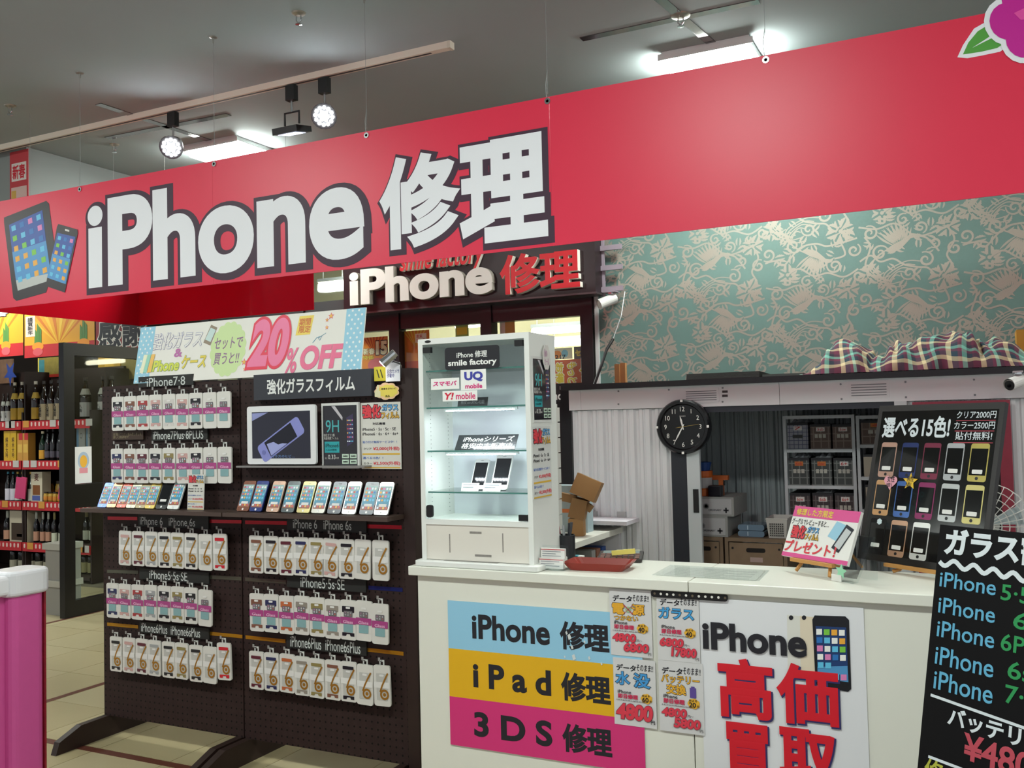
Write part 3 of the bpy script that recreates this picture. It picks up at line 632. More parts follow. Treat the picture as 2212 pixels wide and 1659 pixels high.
for i, (a, b) in enumerate(((163, 181), (184, 196), (208, 229))): carton(a, b, LQ + .15, Z2[1], .36, .1, '#b6b8b4', 'tall pale grey gift box behind the door glass', 'pale gift boxes', [(None, 0, 0, .25, 1, '#6f9cc0', 0), ('○', .4, .3, .7, .45, '#5a5a5a', .01)])
for a, b in ((164, 181), (182, 205), (206, 230)): carton(a, b, LQ + .15, Z2[2], .24, .12, '#9c9a98', 'low red and white box behind the door glass', 'red and white boxes', [(None, 0, 0, 1, .62, '#8c2024', 0)])
for px in (34, 45, 128):
    t = carton(px - 6, px + 5, LQ - .02, z3 + .03, .22, .012, '#c43a6a', 'glossy pink tag hanging in front of the third shelf', 'pink tags', None, 'hang_tag'); t['category'] = 'tag'
    t.rotation_euler = (0, math.radians(8), 0)
# grey lidded tubs beside the door
x, y = at_z(112, 1330, 0)
for z0, h in ((.0, .28), (.281, .30)):
    t = thing('storage_tub', MB().box(x - .10, y + .02, z0, -6.70, y + .20, z0 + h - .05), C('#8d8983', .5), 'grey plastic tub %s beside the glass door' % ('standing on the floor' if z0 == 0 else 'stacked on another tub'), 'tub')
    part('lid', MB().box(x - .115, y, z0 + h - .05, -6.69, y + .215, z0 + h), C('#a9a59c', .5), t)
# ---- hanging sale posters over the shelves
BUN = 5.98
def bunting(l, t_, r, b, label, kind):
    p = panel_px('hanging_poster', label, 'poster', l, t_, r, b, BUN, C('#d99a2c' if kind != 2 else '#8e1a1f', .45), t=.002)
    w, h = PD[p]
    if kind != 2:
        for k in range(8): shape(p, [(.5, .75), (-.0 + .13 * k, 0), (.06 + .13 * k, 0)], C('#c9701f' if k % 2 else '#e2b53c', .5), 1)
        rect(p, 0, .72, 1, 1, C('#b3262a', .5), 2)
        for u in ((.2, .85) if kind == 1 else (.2, .7)):
            for du, hh in ((-.035, .42), (0, .3), (.035, .38)): shape(p, [(u + du - .018, .75), (u + du + .018, .75), (u + du + .018, hh), (u + du - .012, hh - .08)], C('#4f7a3a', .5), 3)
            shape(p, circle(u, .76, .085, 14, .10), C('#dd8a2a', .5), 4); shape(p, circle(u, .88, .075, 14, .09), C('#c9545a', .5), 5)
        if kind == 1: rect(p, .02, .05, .16, .52, C('#dcc9bb', .5), 4); txt(p, '謹\n賀\n新\n年', .05, .08, .13, .48, INK, .02, lift=6)
        txt(p, '新春', .3, -.12, .75, .1, C('#e9e3d4', .5), .04, outline=(INK, .06), lift=6)
    else: txt(p, '感謝', .04, .08, .97, .86, INK, .03, outline=(C('#dcd6cc', .5), .035), lift=3)
    xa, za = p.location.x, p.location.z
    for u in (.1, .9): part('cord', MB().cyl((u * w, 0, h), (u * w, 0, CEIL - za if BUN > 5.9 else .6), .002, n=6), BLACK, p, local=True)
    return p
bunting(-70, 676, 50, 772, 'orange new-year poster cut off by the red banner return', 0)
bunting(53, 672, 204, 768, 'orange sunburst new-year poster with bamboo decorations over the liquor shelves', 1)
bunting(207, 680, 318, 762, 'dark red poster with bold brush characters outlined in white', 2)
# yellow goods high on the shelves
for l, t_, r, b, c, label in ((82, 772, 129, 815, '#8a7a34', 'framed yellow and teal picture board above the bottles'), (0, 776, 26, 828, '#7a5a44', 'patterned brown board with blue star above the bottles'), (212, 766, 260, 818, '#c79a2e', 'bright yellow goods board behind the door glass'), (262, 770, 330, 818, '#8a7a3a', 'mottled olive goods board behind the door glass')):
    p = panel_px('display_board', label, 'board', l, t_, r, b, LQ + .3 if l < 200 else LQ + .45, C(c, .5, noise=.5, nscale=14), t=.02)
    if c == '#8a7a34': rect(p, 0, 0, .05, 1, C('#d8c24a', .5)); rect(p, .05, .1, .3, .8, C('#3f7f86', .5, noise=.4, nscale=20)); rect(p, 0, .86, 1, 1, C('#a02a20', .5))
    if c == '#7a5a44': shape(p, star(.85, .6, .55, .22), C('#28408a', .5))
    if c == '#c79a2e': rect(p, .3, .0, .7, .8, C('#d8a83a', .5)); rect(p, 0, .7, 1, 1, C('#c0842a', .5), 2)
    w, h = PD[p]
    part('stand_leg', MB().box(.02, .02, zr[0] - p.location.z if l > 1e9 else -(p.location.z - zr[0]) + .002, w - .02, .035, 0), woodd, p, local=True)
# ================================================================== PEGBOARD STANDS
STY = 3.28
def pegboard_mat():
    m, nt, b = nodes_mat('pegboard'); tc = nt.nodes.new('ShaderNodeTexCoord'); sp = nt.nodes.new('ShaderNodeSeparateXYZ'); nt.links.new(tc.outputs['Object'], sp.inputs[0])
    def cell(out):
        a = nt.nodes.new('ShaderNodeMath'); a.operation = 'MULTIPLY'; a.inputs[1].default_value = 1 / .03; nt.links.new(out, a.inputs[0])
        f = nt.nodes.new('ShaderNodeMath'); f.operation = 'FRACT'; nt.links.new(a.outputs[0], f.inputs[0])
        s = nt.nodes.new('ShaderNodeMath'); s.operation = 'SUBTRACT'; s.inputs[1].default_value = .5; nt.links.new(f.outputs[0], s.inputs[0])
        p = nt.nodes.new('ShaderNodeMath'); p.operation = 'POWER'; p.inputs[1].default_value = 2; nt.links.new(s.outputs[0], p.inputs[0]); return p.outputs[0]
    ad = nt.nodes.new('ShaderNodeMath'); nt.links.new(cell(sp.outputs[0]), ad.inputs[0]); nt.links.new(cell(sp.outputs[2]), ad.inputs[1])
    lt = nt.nodes.new('ShaderNodeMath'); lt.operation = 'LESS_THAN'; lt.inputs[1].default_value = .02; nt.links.new(ad.outputs[0], lt.inputs[0])
    nz = nt.nodes.new('ShaderNodeTexNoise'); nz.inputs['Scale'].default_value = 25; nt.links.new(tc.outputs['Object'], nz.inputs['Vector'])
    r = nt.nodes.new('ShaderNodeValToRGB'); r.color_ramp.elements[0].color = lin('#261a19'); r.color_ramp.elements[1].color = lin('#382825'); nt.links.new(nz.outputs['Fac'], r.inputs[0])
    mx = nt.nodes.new('ShaderNodeMix'); mx.data_type = 'RGBA'; nt.links.new(lt.outputs[0], mx.inputs[0]); nt.links.new(r.outputs[0], mx.inputs[6]); mx.inputs[7].default_value = lin('#070505'); nt.links.new(mx.outputs[2], b.inputs['Base Color'])
    b.inputs['Roughness'].default_value = .6; b.inputs['Specular IOR Level'].default_value = .2; return m
PEG = pegboard_mat(); stain = C('#2a1a15', .5, noise=.25, nscale=12); hook_m = C('#6d6a68', .3, .8)
S_L, S_M, S_R = -3.90, -3.005, -2.13; S_T = 1.715; SHZ = 1.122
def stand(x0, x1, label, extra=0):
    t = empty('pegboard_stand', label, 'display stand', ((x0 + x1) / 2, STY, 0))
    part('pegboard', MB().box(x0, STY, .10, x1, STY + .02, S_T), PEG, t)
    part('frame', MB().box(x0, STY + .02, .1, x0 + .03, STY + .05, S_T).box(x1 - .03, STY + .02, .1, x1, STY + .05, S_T).box(x0 + .03, STY + .02, S_T - .03, x1 - .03, STY + .05, S_T).box(x0 + .03, STY + .02, .1, x1 - .03, STY + .05, .14), stain, t)
    for x in ((x0 + .0, x1 - .045)):
        part('foot', MB().prism_x([(STY - .30, 0), (STY + .32, 0), (STY + .32, .03), (STY + .20, .10), (STY - .16, .10), (STY - .28, .055)], x, x + .035), stain, t)
    part('shelf', MB().box(x0 - .01 * (extra == 0), STY - .125, SHZ - .018, x1 + .0, STY - .001, SHZ), C('#4a3a33', .5, noise=.2), t)
    return t
stL = stand(S_L, S_M - .004, 'dark brown pegboard stand carrying the top rows of pink-banded packages')
stR = stand(S_M + .004, S_R, 'dark brown pegboard stand carrying the white tablet', 1)
part('side_post', MB().box(S_R + .002, STY - .005, .02, S_R + .055, STY + .06, S_T + .01), stain, stR)
# ---- coloured tapes across the boards
def tape(l, r, c, rough=.25, metal=.4):
    for (a, b, t) in ((l[0], r[0], None),):
        x0, z0 = at_y(*l, STY); x1, z1 = at_y(*r, STY); mb = MB()
        mb.add([(x0, STY - .0015, z0 - .008), (x1, STY - .0015, z1 - .008), (x1, STY - .0015, z1 + .008), (x0, STY - .0015, z0 + .008)], [(0, 1, 2, 3)])
        part('tape', mb, C(c, rough, metal), stL if x1 < S_M + .02 else stR)
for l, r, c in (((233, 1119), (297, 1120), '#a81420'), ((452, 1126), (522, 1127), '#a81420'), ((530, 1128), (620, 1130), '#a81420'), ((794, 1137), (868, 1139), '#a81420'),
                ((232, 1234), (299, 1236), '#5b5a4c'), ((452, 1246), (522, 1250), '#5b5a4c'), ((530, 1251), (618, 1257), '#5b5a4c'), ((796, 1269), (870, 1274), '#1c2a66'),
                ((232, 1348), (299, 1354), '#b5811e'), ((452, 1368), (524, 1375), '#b5811e'), ((531, 1376), (617, 1385), '#b5811e'), ((792, 1403), (872, 1412), '#b5811e')): tape(l, r, c)
# ---- chalk-lettered row tags
CH = C('#c4c8c4', .7); TAGM = C('#1e1f1c', .6)
def tag(l, t, r, b, s, label, u=(.12, .2, .85, .9), m=TAGM, ink=CH, bold=.004):
    p = panel_px('row_tag', label, 'sign', l, t, r, b, STY - .012, m, t=.008); txt(p, s, u[0], u[1], u[2], u[3], ink, bold); return p
tag(299, 811, 417, 834, 'iPhone7·8', 'black chalk tag on the top edge over the first package row', (.16, .15, .86, .98))
tag(327, 926, 448, 951, 'iPhone7Plus·8PLUS', 'black chalk tag over the second package row', (.03, .2, .93, .9))
tag(241, 931, 309, 950, '全7種キラスチャ新入荷しました\n詳しくはお声まで', 'brown notice card with small cream writing', (.06, .2, .95, .85), C('#3a2a20', .6), C('#8f8468', .6), 0)
tag(298, 1113, 450, 1140, 'iPhone 6   iPhone 6s', 'black chalk tag between red tapes with two handwritten names on the left-hand board'.replace(' on the left-hand board', ' above eight packages'), (.03, .2, .82, .85))
tag(301, 1232, 451, 1256, 'iPhone5·5s·SE', 'black chalk tag between grey tapes above pink-banded packages', (.15, .12, .70, .9))
tag(301, 1350, 451, 1374, 'iPhone6Plus  iPhone6sPlus', 'black chalk tag between gold tapes above the red-framed package', (.03, .1, .88, .9))
tag(620, 1119, 791, 1148, 'iPhone 6   iPhone 6s', 'black chalk tag between red tapes under the phone shelf above nine packages', (.08, .15, .82, .85))
tag(620, 1247, 790, 1274, 'iPhone5·5s·SE', 'black chalk tag between grey and blue tapes', (.18, .1, .74, .92))
tag(619, 1378, 791, 1408, 'iPhone6Plus  iPhone6sPlus', 'black chalk tag between gold tapes above nine gold-numbered packages', (.05, .1, .93, .9))
# ---- hanging film packages
PWd, PHt = .081, .166
card_w = C('#d3d0c9', .4, coat=.3); hang_w = C('#cfd0cc', .35)
def card_mesh():
    return mesh_of(MB().rrect(-PWd / 2, -PHt, PWd / 2, 0, -.004, .004, .01, 3), card_w, 'package_card')
def hanger_mesh():
    mb = MB(); mb.box(-.012, -.001, 0, -.006, .001, .014).box(.006, -.001, 0, .012, .001, .014).box(-.012, -.001, .014, .012, .001, .021); return mesh_of(mb, hang_w, 'hang_tab')
CM, HM = card_mesh(), hanger_mesh(); WINM = C('#b9b8b2', .3); BANDM = C('#a2417c', .45); SCRM = C('#7fa3a5', .35); LBL = C('#dcdad6', .5); TOPM = C('#6a6668', .4)
_pc = {}
def shared(name, key, fn, m):
    if (name, key) not in _pc: _pc[(name, key)] = mesh_of(fn(), m, name)
    return _pc[(name, key)]
def strip(z0, z1, w=.062, y=-.0046, notch=False):
    mb = MB()
    if notch: mb.prism([(-w / 2, z0), (-.012, z0), (-.008, z0 + (z1 - z0) * .6), (.008, z0 + (z1 - z0) * .6), (.012, z0), (w / 2, z0), (w / 2, z1), (-w / 2, z1)], y - .0005, y)
    else: mb.rrect(-w / 2, z0, w / 2, z1, y - .0005, y, .003, 2)
    return mb
def ring6():
    mb = MB(); n = 24; cz = -.118; R, r = .0215, .0130
    vs = [(R * math.cos(6.2832 * i / n) + .012, -.0062, cz + R * math.sin(6.2832 * i / n)) for i in range(n)] + [(r * math.cos(6.2832 * i / n) + .012, -.0062, cz + r * math.sin(6.2832 * i / n)) for i in range(n)]
    mb.add(vs, [(i, (i + 1) % n, (i + 1) % n + n, i + n) for i in range(n)])
    mb.add([(.012 + .0075 * math.cos(6.2832 * i / 12), -.0062, cz + .0075 * math.sin(6.2832 * i / 12)) for i in range(12)], [tuple(range(12))])
    mb.ribbon([(-.009, -.1085), (.002, -.082), (.016, -.055), (.031, -.030)], .0075, -.0063); return mb
def package(px, py, Y, kind, col, label, group, rot=0, stand_=None):
    x, z = at_y(px, py, Y)
    t = link('film_package', CM, None, (x, Y, z), (0, math.radians(rot), 0)); props(t, label, 'package', group)
    link('hang_tab', HM, t)
    part('hook', MB().tube([(x, STY - .001, z + .017), (x, Y - .012, z + .018), (x, Y - .020, z + .027)], .0015, 5), hook_m, stand_)
    part('hook_tag', MB().box(x - .004, Y - .022, z + .022, x + .006, Y - .021, z + .036), C('#8f8c88', .4), stand_)
    if kind == 'pink':
        if col:
            link('film_frame', shared('film_frame', ('pt', col), lambda: strip(-.052, -.026).add(*[(lambda m: (m.v, m.f))(strip(-.150, -.136, notch=True))][0]), C(col, .35)), t)
        link('screen_print', shared('screen_print', 'up', lambda: strip(-.070, -.045, .044, -.0052), TOPM), t)
        link('app_icons', shared('app_icons', 'pk', lambda: icon_grid(-.066, -.048, .040, 3, 2), ICON), t)
        link('screen_print', shared('screen_print', 'lo', lambda: strip(-.134, -.100, .048, -.0052), SCRM), t)
        b = link('pink_band', shared('pink_band', 0, lambda: strip(-.099, -.071, PWd - .002, -.0058), BANDM), t)
        me, bb = text_mesh('Glass', .015, C('#e3b7cf', .5), 0); link('lettering', me, b, (-.026, -.0066, -.096), (0, 0, 0), (.024, 1, .017))
    else:
        if col:
            link('film_frame', shared('film_frame', ('st', col), lambda: strip(-.033, -.019, .056, -.0050), C(col, .35)), t); link('film_frame', shared('film_frame', ('sb', col), lambda: strip(-.156, -.142, .056, -.0050, True), C(col, .35)), t)
        link('clear_window', shared('clear_window', 'w', lambda: strip(-.142, -.033, .054, -.0045), WINM), t)
        link('paper_sleeve', shared('paper_sleeve', 's', lambda: strip(-.092, -.068, PWd - .004, -.0052), LBL), t)
        link('gold_numeral', shared('gold_numeral', '6', ring6, GOLD), t)
    link('sticker', shared('sticker', kind, lambda: strip(-.045 if kind != 'pink' else -.036, -.037 if kind != 'pink' else -.028, .022, -.0060), LBL), t)
    return t
def icon_grid(z0, z1, w, nc, nr, y=-.0054):
    mb = MB(); q = min(w / nc, (z1 - z0) / nr) * .34
    for i in range(nc):
        for j in range(nr):
            x = -w / 2 + (i + .5) * w / nc; z = z0 + (j + .5) * (z1 - z0) / nr; mb.add([(x - q, y - .0003, z - q), (x + q, y - .0003, z - q), (x + q, y - .0003, z + q), (x - q, y - .0003, z + q)], [(0, 1, 2, 3)])
    return mb
CN = {'k': ('#1d1c22', 'black'), 'r': ('#a13a3a', 'red'), 'R': ('#c21f2c', 'bright red'), 'n': ('#7a5040', 'brown'), 'w': ('#c9c4bf', 'white'), 'p': ('#c29a94', 'rose'), 'b': ('#2a2f55', 'navy'), 'g': ('#8d857a', 'grey'), 'o': ('#8a7c4c', 'olive gold'), 'm': ('#5a2430', 'maroon'), 'O': ('#b5623a', 'orange'), 's': ('#9a9c9c', 'silver'), '-': (None, 'clear'), 'K': ('#201f22', 'all-black')}
def row(name, kind, Y, xs, tops, cols, stand_, sx, sy, ox, oy, rots=None):
    kd = 'pink-banded' if kind == 'pink' else 'gold-numbered'
    for i, (a, b, c) in enumerate(zip(xs, tops, cols)):
        col, cn = CN[c]; n = cols.count(c); lb = 'white %s package with %s film frame, %s' % (kd, cn, name); same = n > 1
        if n > 1:
            def near(j): return [CN[cols[q]][1] for q in (j - 1, j + 1) if 0 <= q < len(cols) and cols[q] != c]
            mine = near(i); others = [z for j, d in enumerate(cols) if d == c and j != i for z in near(j)]; uniq = [z for z in mine if z not in others]
            if i == len(cols) - 1: lb = '%s-framed %s package ending the %s' % (cn, kd, name); same = False
            elif uniq: lb = '%s-framed %s package beside a %s-framed one, %s' % (cn, kd, uniq[0], name); same = False
        package(ox + a / sx, oy + b / sy, Y, kind, col, lb, ('%s %s packages, %s' % (kd, cn, name)) if same else '%s packages, %s' % (kd, name), (rots or {}).get(i, random.uniform(-1.2, 1.2)), stand_)
PY_ = STY - .035; k7 = 3.351; k1 = 3.16
row('topmost row', 'pink', PY_, [118, 208, 300, 392, 488, 586, 682, 782, 885], [660, 655, 650, 645, 640, 638, 632, 628, 622], 'knrpwpk--', stL, k7, k7, 220, 660)
row('row just above the slanted phones', 'pink', PY_, [112, 206, 296, 392, 488, 588, 684, 786, 892], [1035, 1035, 1035, 1033, 1030, 1030, 1028, 1025, 1022], 'bnmkopk--', stL, k7, k7, 220, 660)
row('row of eight below red tape', 'six', PY_, [225, 315, 403, 492, 582, 676, 772, 870], [462, 465, 468, 472, 475, 478, 485, 482], 'pmskoK-R', stL, k1, k1, 200, 1000)
row('row of eight below grey tape', 'pink', PY_, [138, 222, 311, 398, 492, 582, 672, 772], [125, 130, 135, 138, 143, 148, 155, 170], 'bprskoK-', stL, k1, k1, 200, 1220)
row('lowest row with red one at its end', 'six', PY_, [162, 251, 340, 425, 520, 610, 707, 803, 897], [490, 497, 505, 515, 525, 533, 548, 558, 532], 'kpmskoK-R', stL, k1, k1, 200, 1220, {8: -2})
row('row of nine below red tape', 'six', PY_, [1120, 1220, 1322, 1424, 1528, 1633, 1735, 1848, 1968], [495, 498, 505, 505, 510, 515, 520, 522, 527], 'nkmboPk--'.replace('P', 'p'), stR, k1, k1, 200, 1000, {5: 4, 7: 2.5})
row('row of nine below blue-ended tape', 'pink', PY_, [1122, 1220, 1325, 1430, 1533, 1640, 1748, 1855, 1965], [195, 200, 210, 212, 222, 235, 240, 245, 265], 'nbOgoPk--'.replace('P', 'g').replace('oG', 'og'), stR, k1, k1, 200, 1220)
row('lowest row of nine', 'six', PY_, [1120, 1222, 1330, 1430, 1532, 1642, 1748, 1862, 1975], [590, 600, 608, 625, 640, 650, 660, 680, 685], 'mbOgonk--', stR, k1, k1, 200, 1220)
# ---- sample phones leaning on the shelves
scr_m, nt, b = nodes_mat('phone_screen'); tc = nt.nodes.new('ShaderNodeTexCoord'); sp = nt.nodes.new('ShaderNodeSeparateXYZ'); rp = nt.nodes.new('ShaderNodeValToRGB')
nt.links.new(tc.outputs['Generated'], sp.inputs[0]); nt.links.new(sp.outputs[2], rp.inputs[0]); nt.links.new(rp.outputs[0], b.inputs['Base Color'])
e = rp.color_ramp.elements; e[0].color = lin('#9a5a3a'); e[1].color = lin('#9cb7b4'); q = e.new(.25); q.color = lin('#3f86a4'); q = e.new(.55); q.color = lin('#4f93a8'); b.inputs['Roughness'].default_value = .3; b.inputs['Specular IOR Level'].default_value = .2
SCR_OFF = C('#0c0d12', .08, coat=.5)
def phone(x, y, z, h, frame, label, cat='phone', tilt=24, yaw=0, off=False, group=None, name='sample_phone', holder=True, sticker=True):
    w = h * .486
    p = panel(name, label, cat, x - w / 2, z, w, h, y, C(frame, .25, .3), t=.007, r=h * .065, tilt=tilt, yaw=yaw, group=group)
    rect(p, .06, .125, .94, .865, SCR_OFF if off else scr_m, 1, 'screen')
    if not off: icons(p, .1, .15, .9, .62, 4, 4, 2); icons(p, .1, .74, .9, .85, 4, 1, 2)
    shape(p, circle(.5 * w, .065 * h, .036 * h, 14), C('#e8e6e2' if frame != '#dcdcd8' else '#c9c9c9', .4), 1, 'home_button', False)
    rect(p, .4, .06, .6, .072, C('#3a3a3c', .4), 1, 'speaker')
    if sticker: rect(p, .25, .68, .8, .76, LBL, 3, 'name_sticker')
    if holder: part('acrylic_holder', MB().box(.1 * w, .0075, 0, .9 * w, .0095, h * .7).box(.1 * w, -.008, -.002, .9 * w, .0095, -.0002), ACRYL, p, local=True)
    return p
PHY = STY - .075; PZ = SHZ + .0035
for bx_, h, fr_, nm in ((60, .125, '#4a6ac0', 'blue'), (122, .125, '#c9906a', 'copper'), (190, .125, '#b0493a', 'red'), (255, .125, '#b9b29a', 'champagne'), (320, .125, '#8f7f5a', 'dull gold'), (385, .128, '#c2a84c', 'bright gold')):
    phone(at_y(200 + bx_ / k1, 1089, PHY)[0], PHY, PZ, h, fr_, 'small sample phone with %s frame leaning under the pink packages' % nm)
phone(at_y(200 + 463 / k1, 1089, PHY)[0], PHY, PZ, .145, '#1c1b1e', 'large sample phone with blank black screen on the stand shelf', off=True)
phone(at_y(200 + 543 / k1, 1090, PHY)[0], PHY, PZ, .145, '#dcdcd8', 'large white sample phone beside the blank black one')
for bx_, fr_, nm in ((1020, '#7a4a38', 'brown'), (1108, '#1f2f6e', 'blue'), (1222, '#b5927e', 'rose gold'), (1325, '#3f4648', 'charcoal'), (1432, '#a3955f', 'olive gold'), (1533, '#8f8b84', 'grey'), (1642, '#1a1c26', 'black'), (1743, '#d6d4cf', 'white'), (1863, '#23262c', 'dark slate'), (1963, '#dcdcd8', 'pure white')):
    phone(at_y(200 + bx_ / k1, 1000 + 308 / k1, PHY)[0], PHY, PZ, .142, fr_, 'sample phone with %s frame standing under the white tablet' % nm)
# ---- small price standee between the phones
def price_sheet(p, full=True):
    txt(p, '強化', .05, .03, .52, .24, C('#cf3b44', .5), .05, outline=(INK, .05), lift=3); txt(p, 'ガラス', .55, .03, .95, .13, C('#5c9fd0', .5), .04, outline=(INK, .05), lift=3); txt(p, 'フィルム', .53, .15, .97, .25, C('#d9a83a', .5), .04, outline=(INK, .05), lift=3)
    txt(p, '対応機種', .3, .30, .62, .34, INK, .02); txt(p, 'iPhone5 · 5s · 5c · SE', .04, .38, .88, .425, INK, .012); txt(p, 'iPhone6 · 6s · 6+ · 6s+', .04, .45, .94, .495, INK, .012)
    txt(p, '貼り付け無料サービス中！！', .04, .575, .9, .615, C('#4a6ab0', .5), .012); txt(p, 'クリア', .06, .68, .26, .715, INK, .012); txt(p, '¥2,000(外税)', .3, .665, .96, .73, C('#cf3b44', .5), .025)
    rect(p, .03, .765, .97, .79, C('#d2a83a', .5)); txt(p, '選べる15色！！', .04, .815, .55, .855, C('#4a6ab0', .5), .012); txt(p, 'カラー', .06, .90, .27, .935, INK, .012); txt(p, '¥2,500(外税)', .3, .885, .97, .95, C('#cf3b44', .5), .025); rect(p, .03, .97, .97, .99, C('#d2a83a', .5))
SHEET = C('#cfcdc4', .25, coat=.4)
x0, z0, x1, z1 = rect_y(404, 1024, 439, 1091, STY - .06)
p = panel('price_standee', 'small price card standing on the shelf beside the white phone', 'sign', x0, PZ - .002, x1 - x0, z1 - PZ, STY - .06, SHEET, t=.004, tilt=3); price_sheet(p)
# ---- signs on the upper half of the right board
p = panel_px('film_sign', 'charcoal board with bold white characters across the pegboard top', 'sign', 548, 803, 802, 860, STY - .03, C('#2d2f36', .5), t=.028)
txt(p, '強化ガラスフィルム', .12, .2, .87, .8, C('#dfe0dc', .5), .025)
TY_ = STY - .05
p = panel_px('tablet_frame', 'white tablet showing a cracked phone on a dark screen', 'tablet', 534, 876, 682, 1003, TY_, C('#dcdcdc', .35), t=.012, r=.012)
rect(p, .075, .10, .925, .90, C('#141427', .12, coat=.4), 1, 'screen')
w, h = PD[p]
def poly_f(pts, m, lift, name='print'): return shape(p, pts, m, lift, name)
poly_f([(.08, .12), (.32, .11), (.08, .25)], C('#8d93c4', .4), 2)
cx, cz, L, Wd, an = .50, .58, .70, .36, math.radians(31)
def rotd(x, z): return (cx + (x * math.cos(an) - z * math.sin(an)), cz - (x * math.sin(an) + z * math.cos(an)) * w / h * .98)
poly_f([rotd(x, z) for x, z in rr(-L / 2, -Wd / 2 * .62, L / 2, Wd / 2 * .62, .045)], C('#8488c6', .35), 2, 'phone_picture')
poly_f([rotd(x, z) for x, z in ((-.225, -.095), (.225, -.095), (.225, .095), (-.225, .095))], C('#0e0f1e', .3), 3, 'phone_picture')
poly_f([rotd(x, z) for x, z in ((-.215, -.09), (.06, -.09), (.0, -.05), (-.06, -.03), (-.10, .03), (-.16, .05), (-.20, .06))], C('#9aa0d2', .4), 4, 'crack_picture')
poly_f([rotd(*q) for q in circle(-.29, 0, .028, 14)], C('#6a6eaa', .4), 4, 'phone_picture')
txt(p, 'ガラスのヒビ…', .36, .84, .7, .885, C('#5f7fb4', .5), .01, lift=2)
part('ledge', MB().box(at_y(530, 1005, STY)[0], STY - .06, at_y(607, 1006, TY_)[1] - .008, at_y(870, 1005, STY)[0] - .15, STY - .001, at_y(607, 1006, TY_)[1]), C('#8d8a86', .3, .5), stR)
def film_poster(p):
    rect(p, .045, .04, .955, .955, C('#17141c', .2, coat=.5), 1)
    txt(p, '9H', .12, .26, .48, .45, C('#4aa5a8', .5), .0, lift=2); txt(p, '強化ガラス製\n液晶保護フィルム', .06, .47, .46, .56, C('#b9b9b4', .5), .005, lift=2)
    rect(p, .08, .59, .48, .76, C('#2a9aa0', .4), 2); txt(p, 'iPhone6', .11, .62, .46, .68, C('#123a3e', .5), .005, lift=3); txt(p, '4.7inch専用', .11, .70, .4, .73, C('#123a3e', .5), 0, lift=3)
    txt(p, '0.33', .17, .79, .37, .86, C('#c9c9c4', .5), .005, lift=2); txt(p, 'mm', .39, .83, .46, .855, C('#a9a9a4', .5), 0, lift=2); txt(p, '厚さ', .08, .83, .15, .86, C('#a9a9a4', .5), 0, lift=2)
    for u, v in ((.55, .78), (.76, .78), (.55, .865), (.76, .865)): rect(p, u, v, u + .18, v + .065, C('#b9cdb9', .5), 2); txt(p, '高硬度', u + .03, v + .02, u + .15, v + .045, INK, 0, lift=3)
    shape(p, [(.68, .23), (.86, .17), (.88, .60), (.69, .67)], C('#3a3350', .3), 2); 
    icons(p, .69, .24, .86, .62, 4, 6, 3)
    shape(p, [(.28, .05), (.38, .05), (.58, .22), (.57, .27)], C('#b9b4b8', .3), 2)
p = panel_px('film_poster', 'black glass-film poster in a white frame beside the tablet', 'poster', 695, 870, 775, 1012, STY - .02, C('#d0d0cc', .35), t=.012); film_poster(p)
p = panel_px('price_poster', 'glossy white price poster beside the black film poster', 'poster', 780, 869, 866, 1013, STY - .008, SHEET, t=.003); price_sheet(p)
# ---- clip lamp and small cards on the stand's top corner
NY = STY - .02
p = panel_px('yellow_card', 'yellow sample card in a clear sleeve clipped near the stand top', 'card', 808, 792, 833, 823, NY, C('#b3a82e', .4), t=.002)
for a in (0, 1): shape(p, [(.2 + .3 * a, .2), (.3 + .3 * a, .2), (.5 + .3 * a, .8), (.4 + .3 * a, .8)], C('#3a3a1c', .5))
p = panel_px('memo_card', 'white handwritten memo card lit by the clip lamp', 'card', 833, 783, 864, 824, NY, C('#dfe0e6', .4), t=.002); txt(p, '記念カメラ\n作動中', .1, .35, .95, .8, C('#4a4a8a', .5), .005)
x0, z0, x1, z1 = rect_y(808, 826, 863, 864, NY); w, h = x1 - x0, z1 - z0
p = panel('cloud_card', 'yellow cloud-shaped card with pink rim and pointing hand', 'card', x0, z0, w, h, NY, C('#d9b48f', .4), t=.002, poly=scallop(w / 2, h / 2, w / 2, h / 2, 9, .12)); 
shape(p, scallop(w * .55, h * .5, w * .40, h * .38, 9, .12), C('#d3c154', .5), 1, 'print', False); shape(p, [(.03, .8), (.03, .5), (.12, .35), (.13, .12), (.2, .12), (.2, .45), (.26, .5), (.26, .85)], C('#cdc9a2', .5), 2, 'hand_print'); txt(p, '画像をきれいに', .3, .3, .88, .42, INK, .005, lift=2); txt(p, '商品', .45, .72, .62, .84, INK, .005, lift=2)
x, z = at_y(850, 775, NY)
t = empty('clip_lamp', 'chrome clip-on lamp fixed to the top corner of the stand', 'lamp', (x, NY, S_T))
part('arm', MB().tube([(x + .02, STY + .01, S_T), (x + .03, NY, S_T + .03), (x + .01, NY - .03, z - .01)], .004), C('#3a3a3c', .4), t)
part('shade', MB().cyl((x + .03, NY - .03, z + .022), (x - .02, NY - .05, z - .022), .018, .020, 14), CHROME, t)
part('bulb', MB().cyl((x - .0205, NY - .0502, z - .0225), (x - .022, NY - .0508, z - .024), .016, .016, 12), C('#fff8ea', .5, emit=25), t)
part('clip', MB().box(x + .005, STY - .004, S_T - .03, x + .035, STY - .002, S_T + .005), C('#3a3a3c', .4), t)
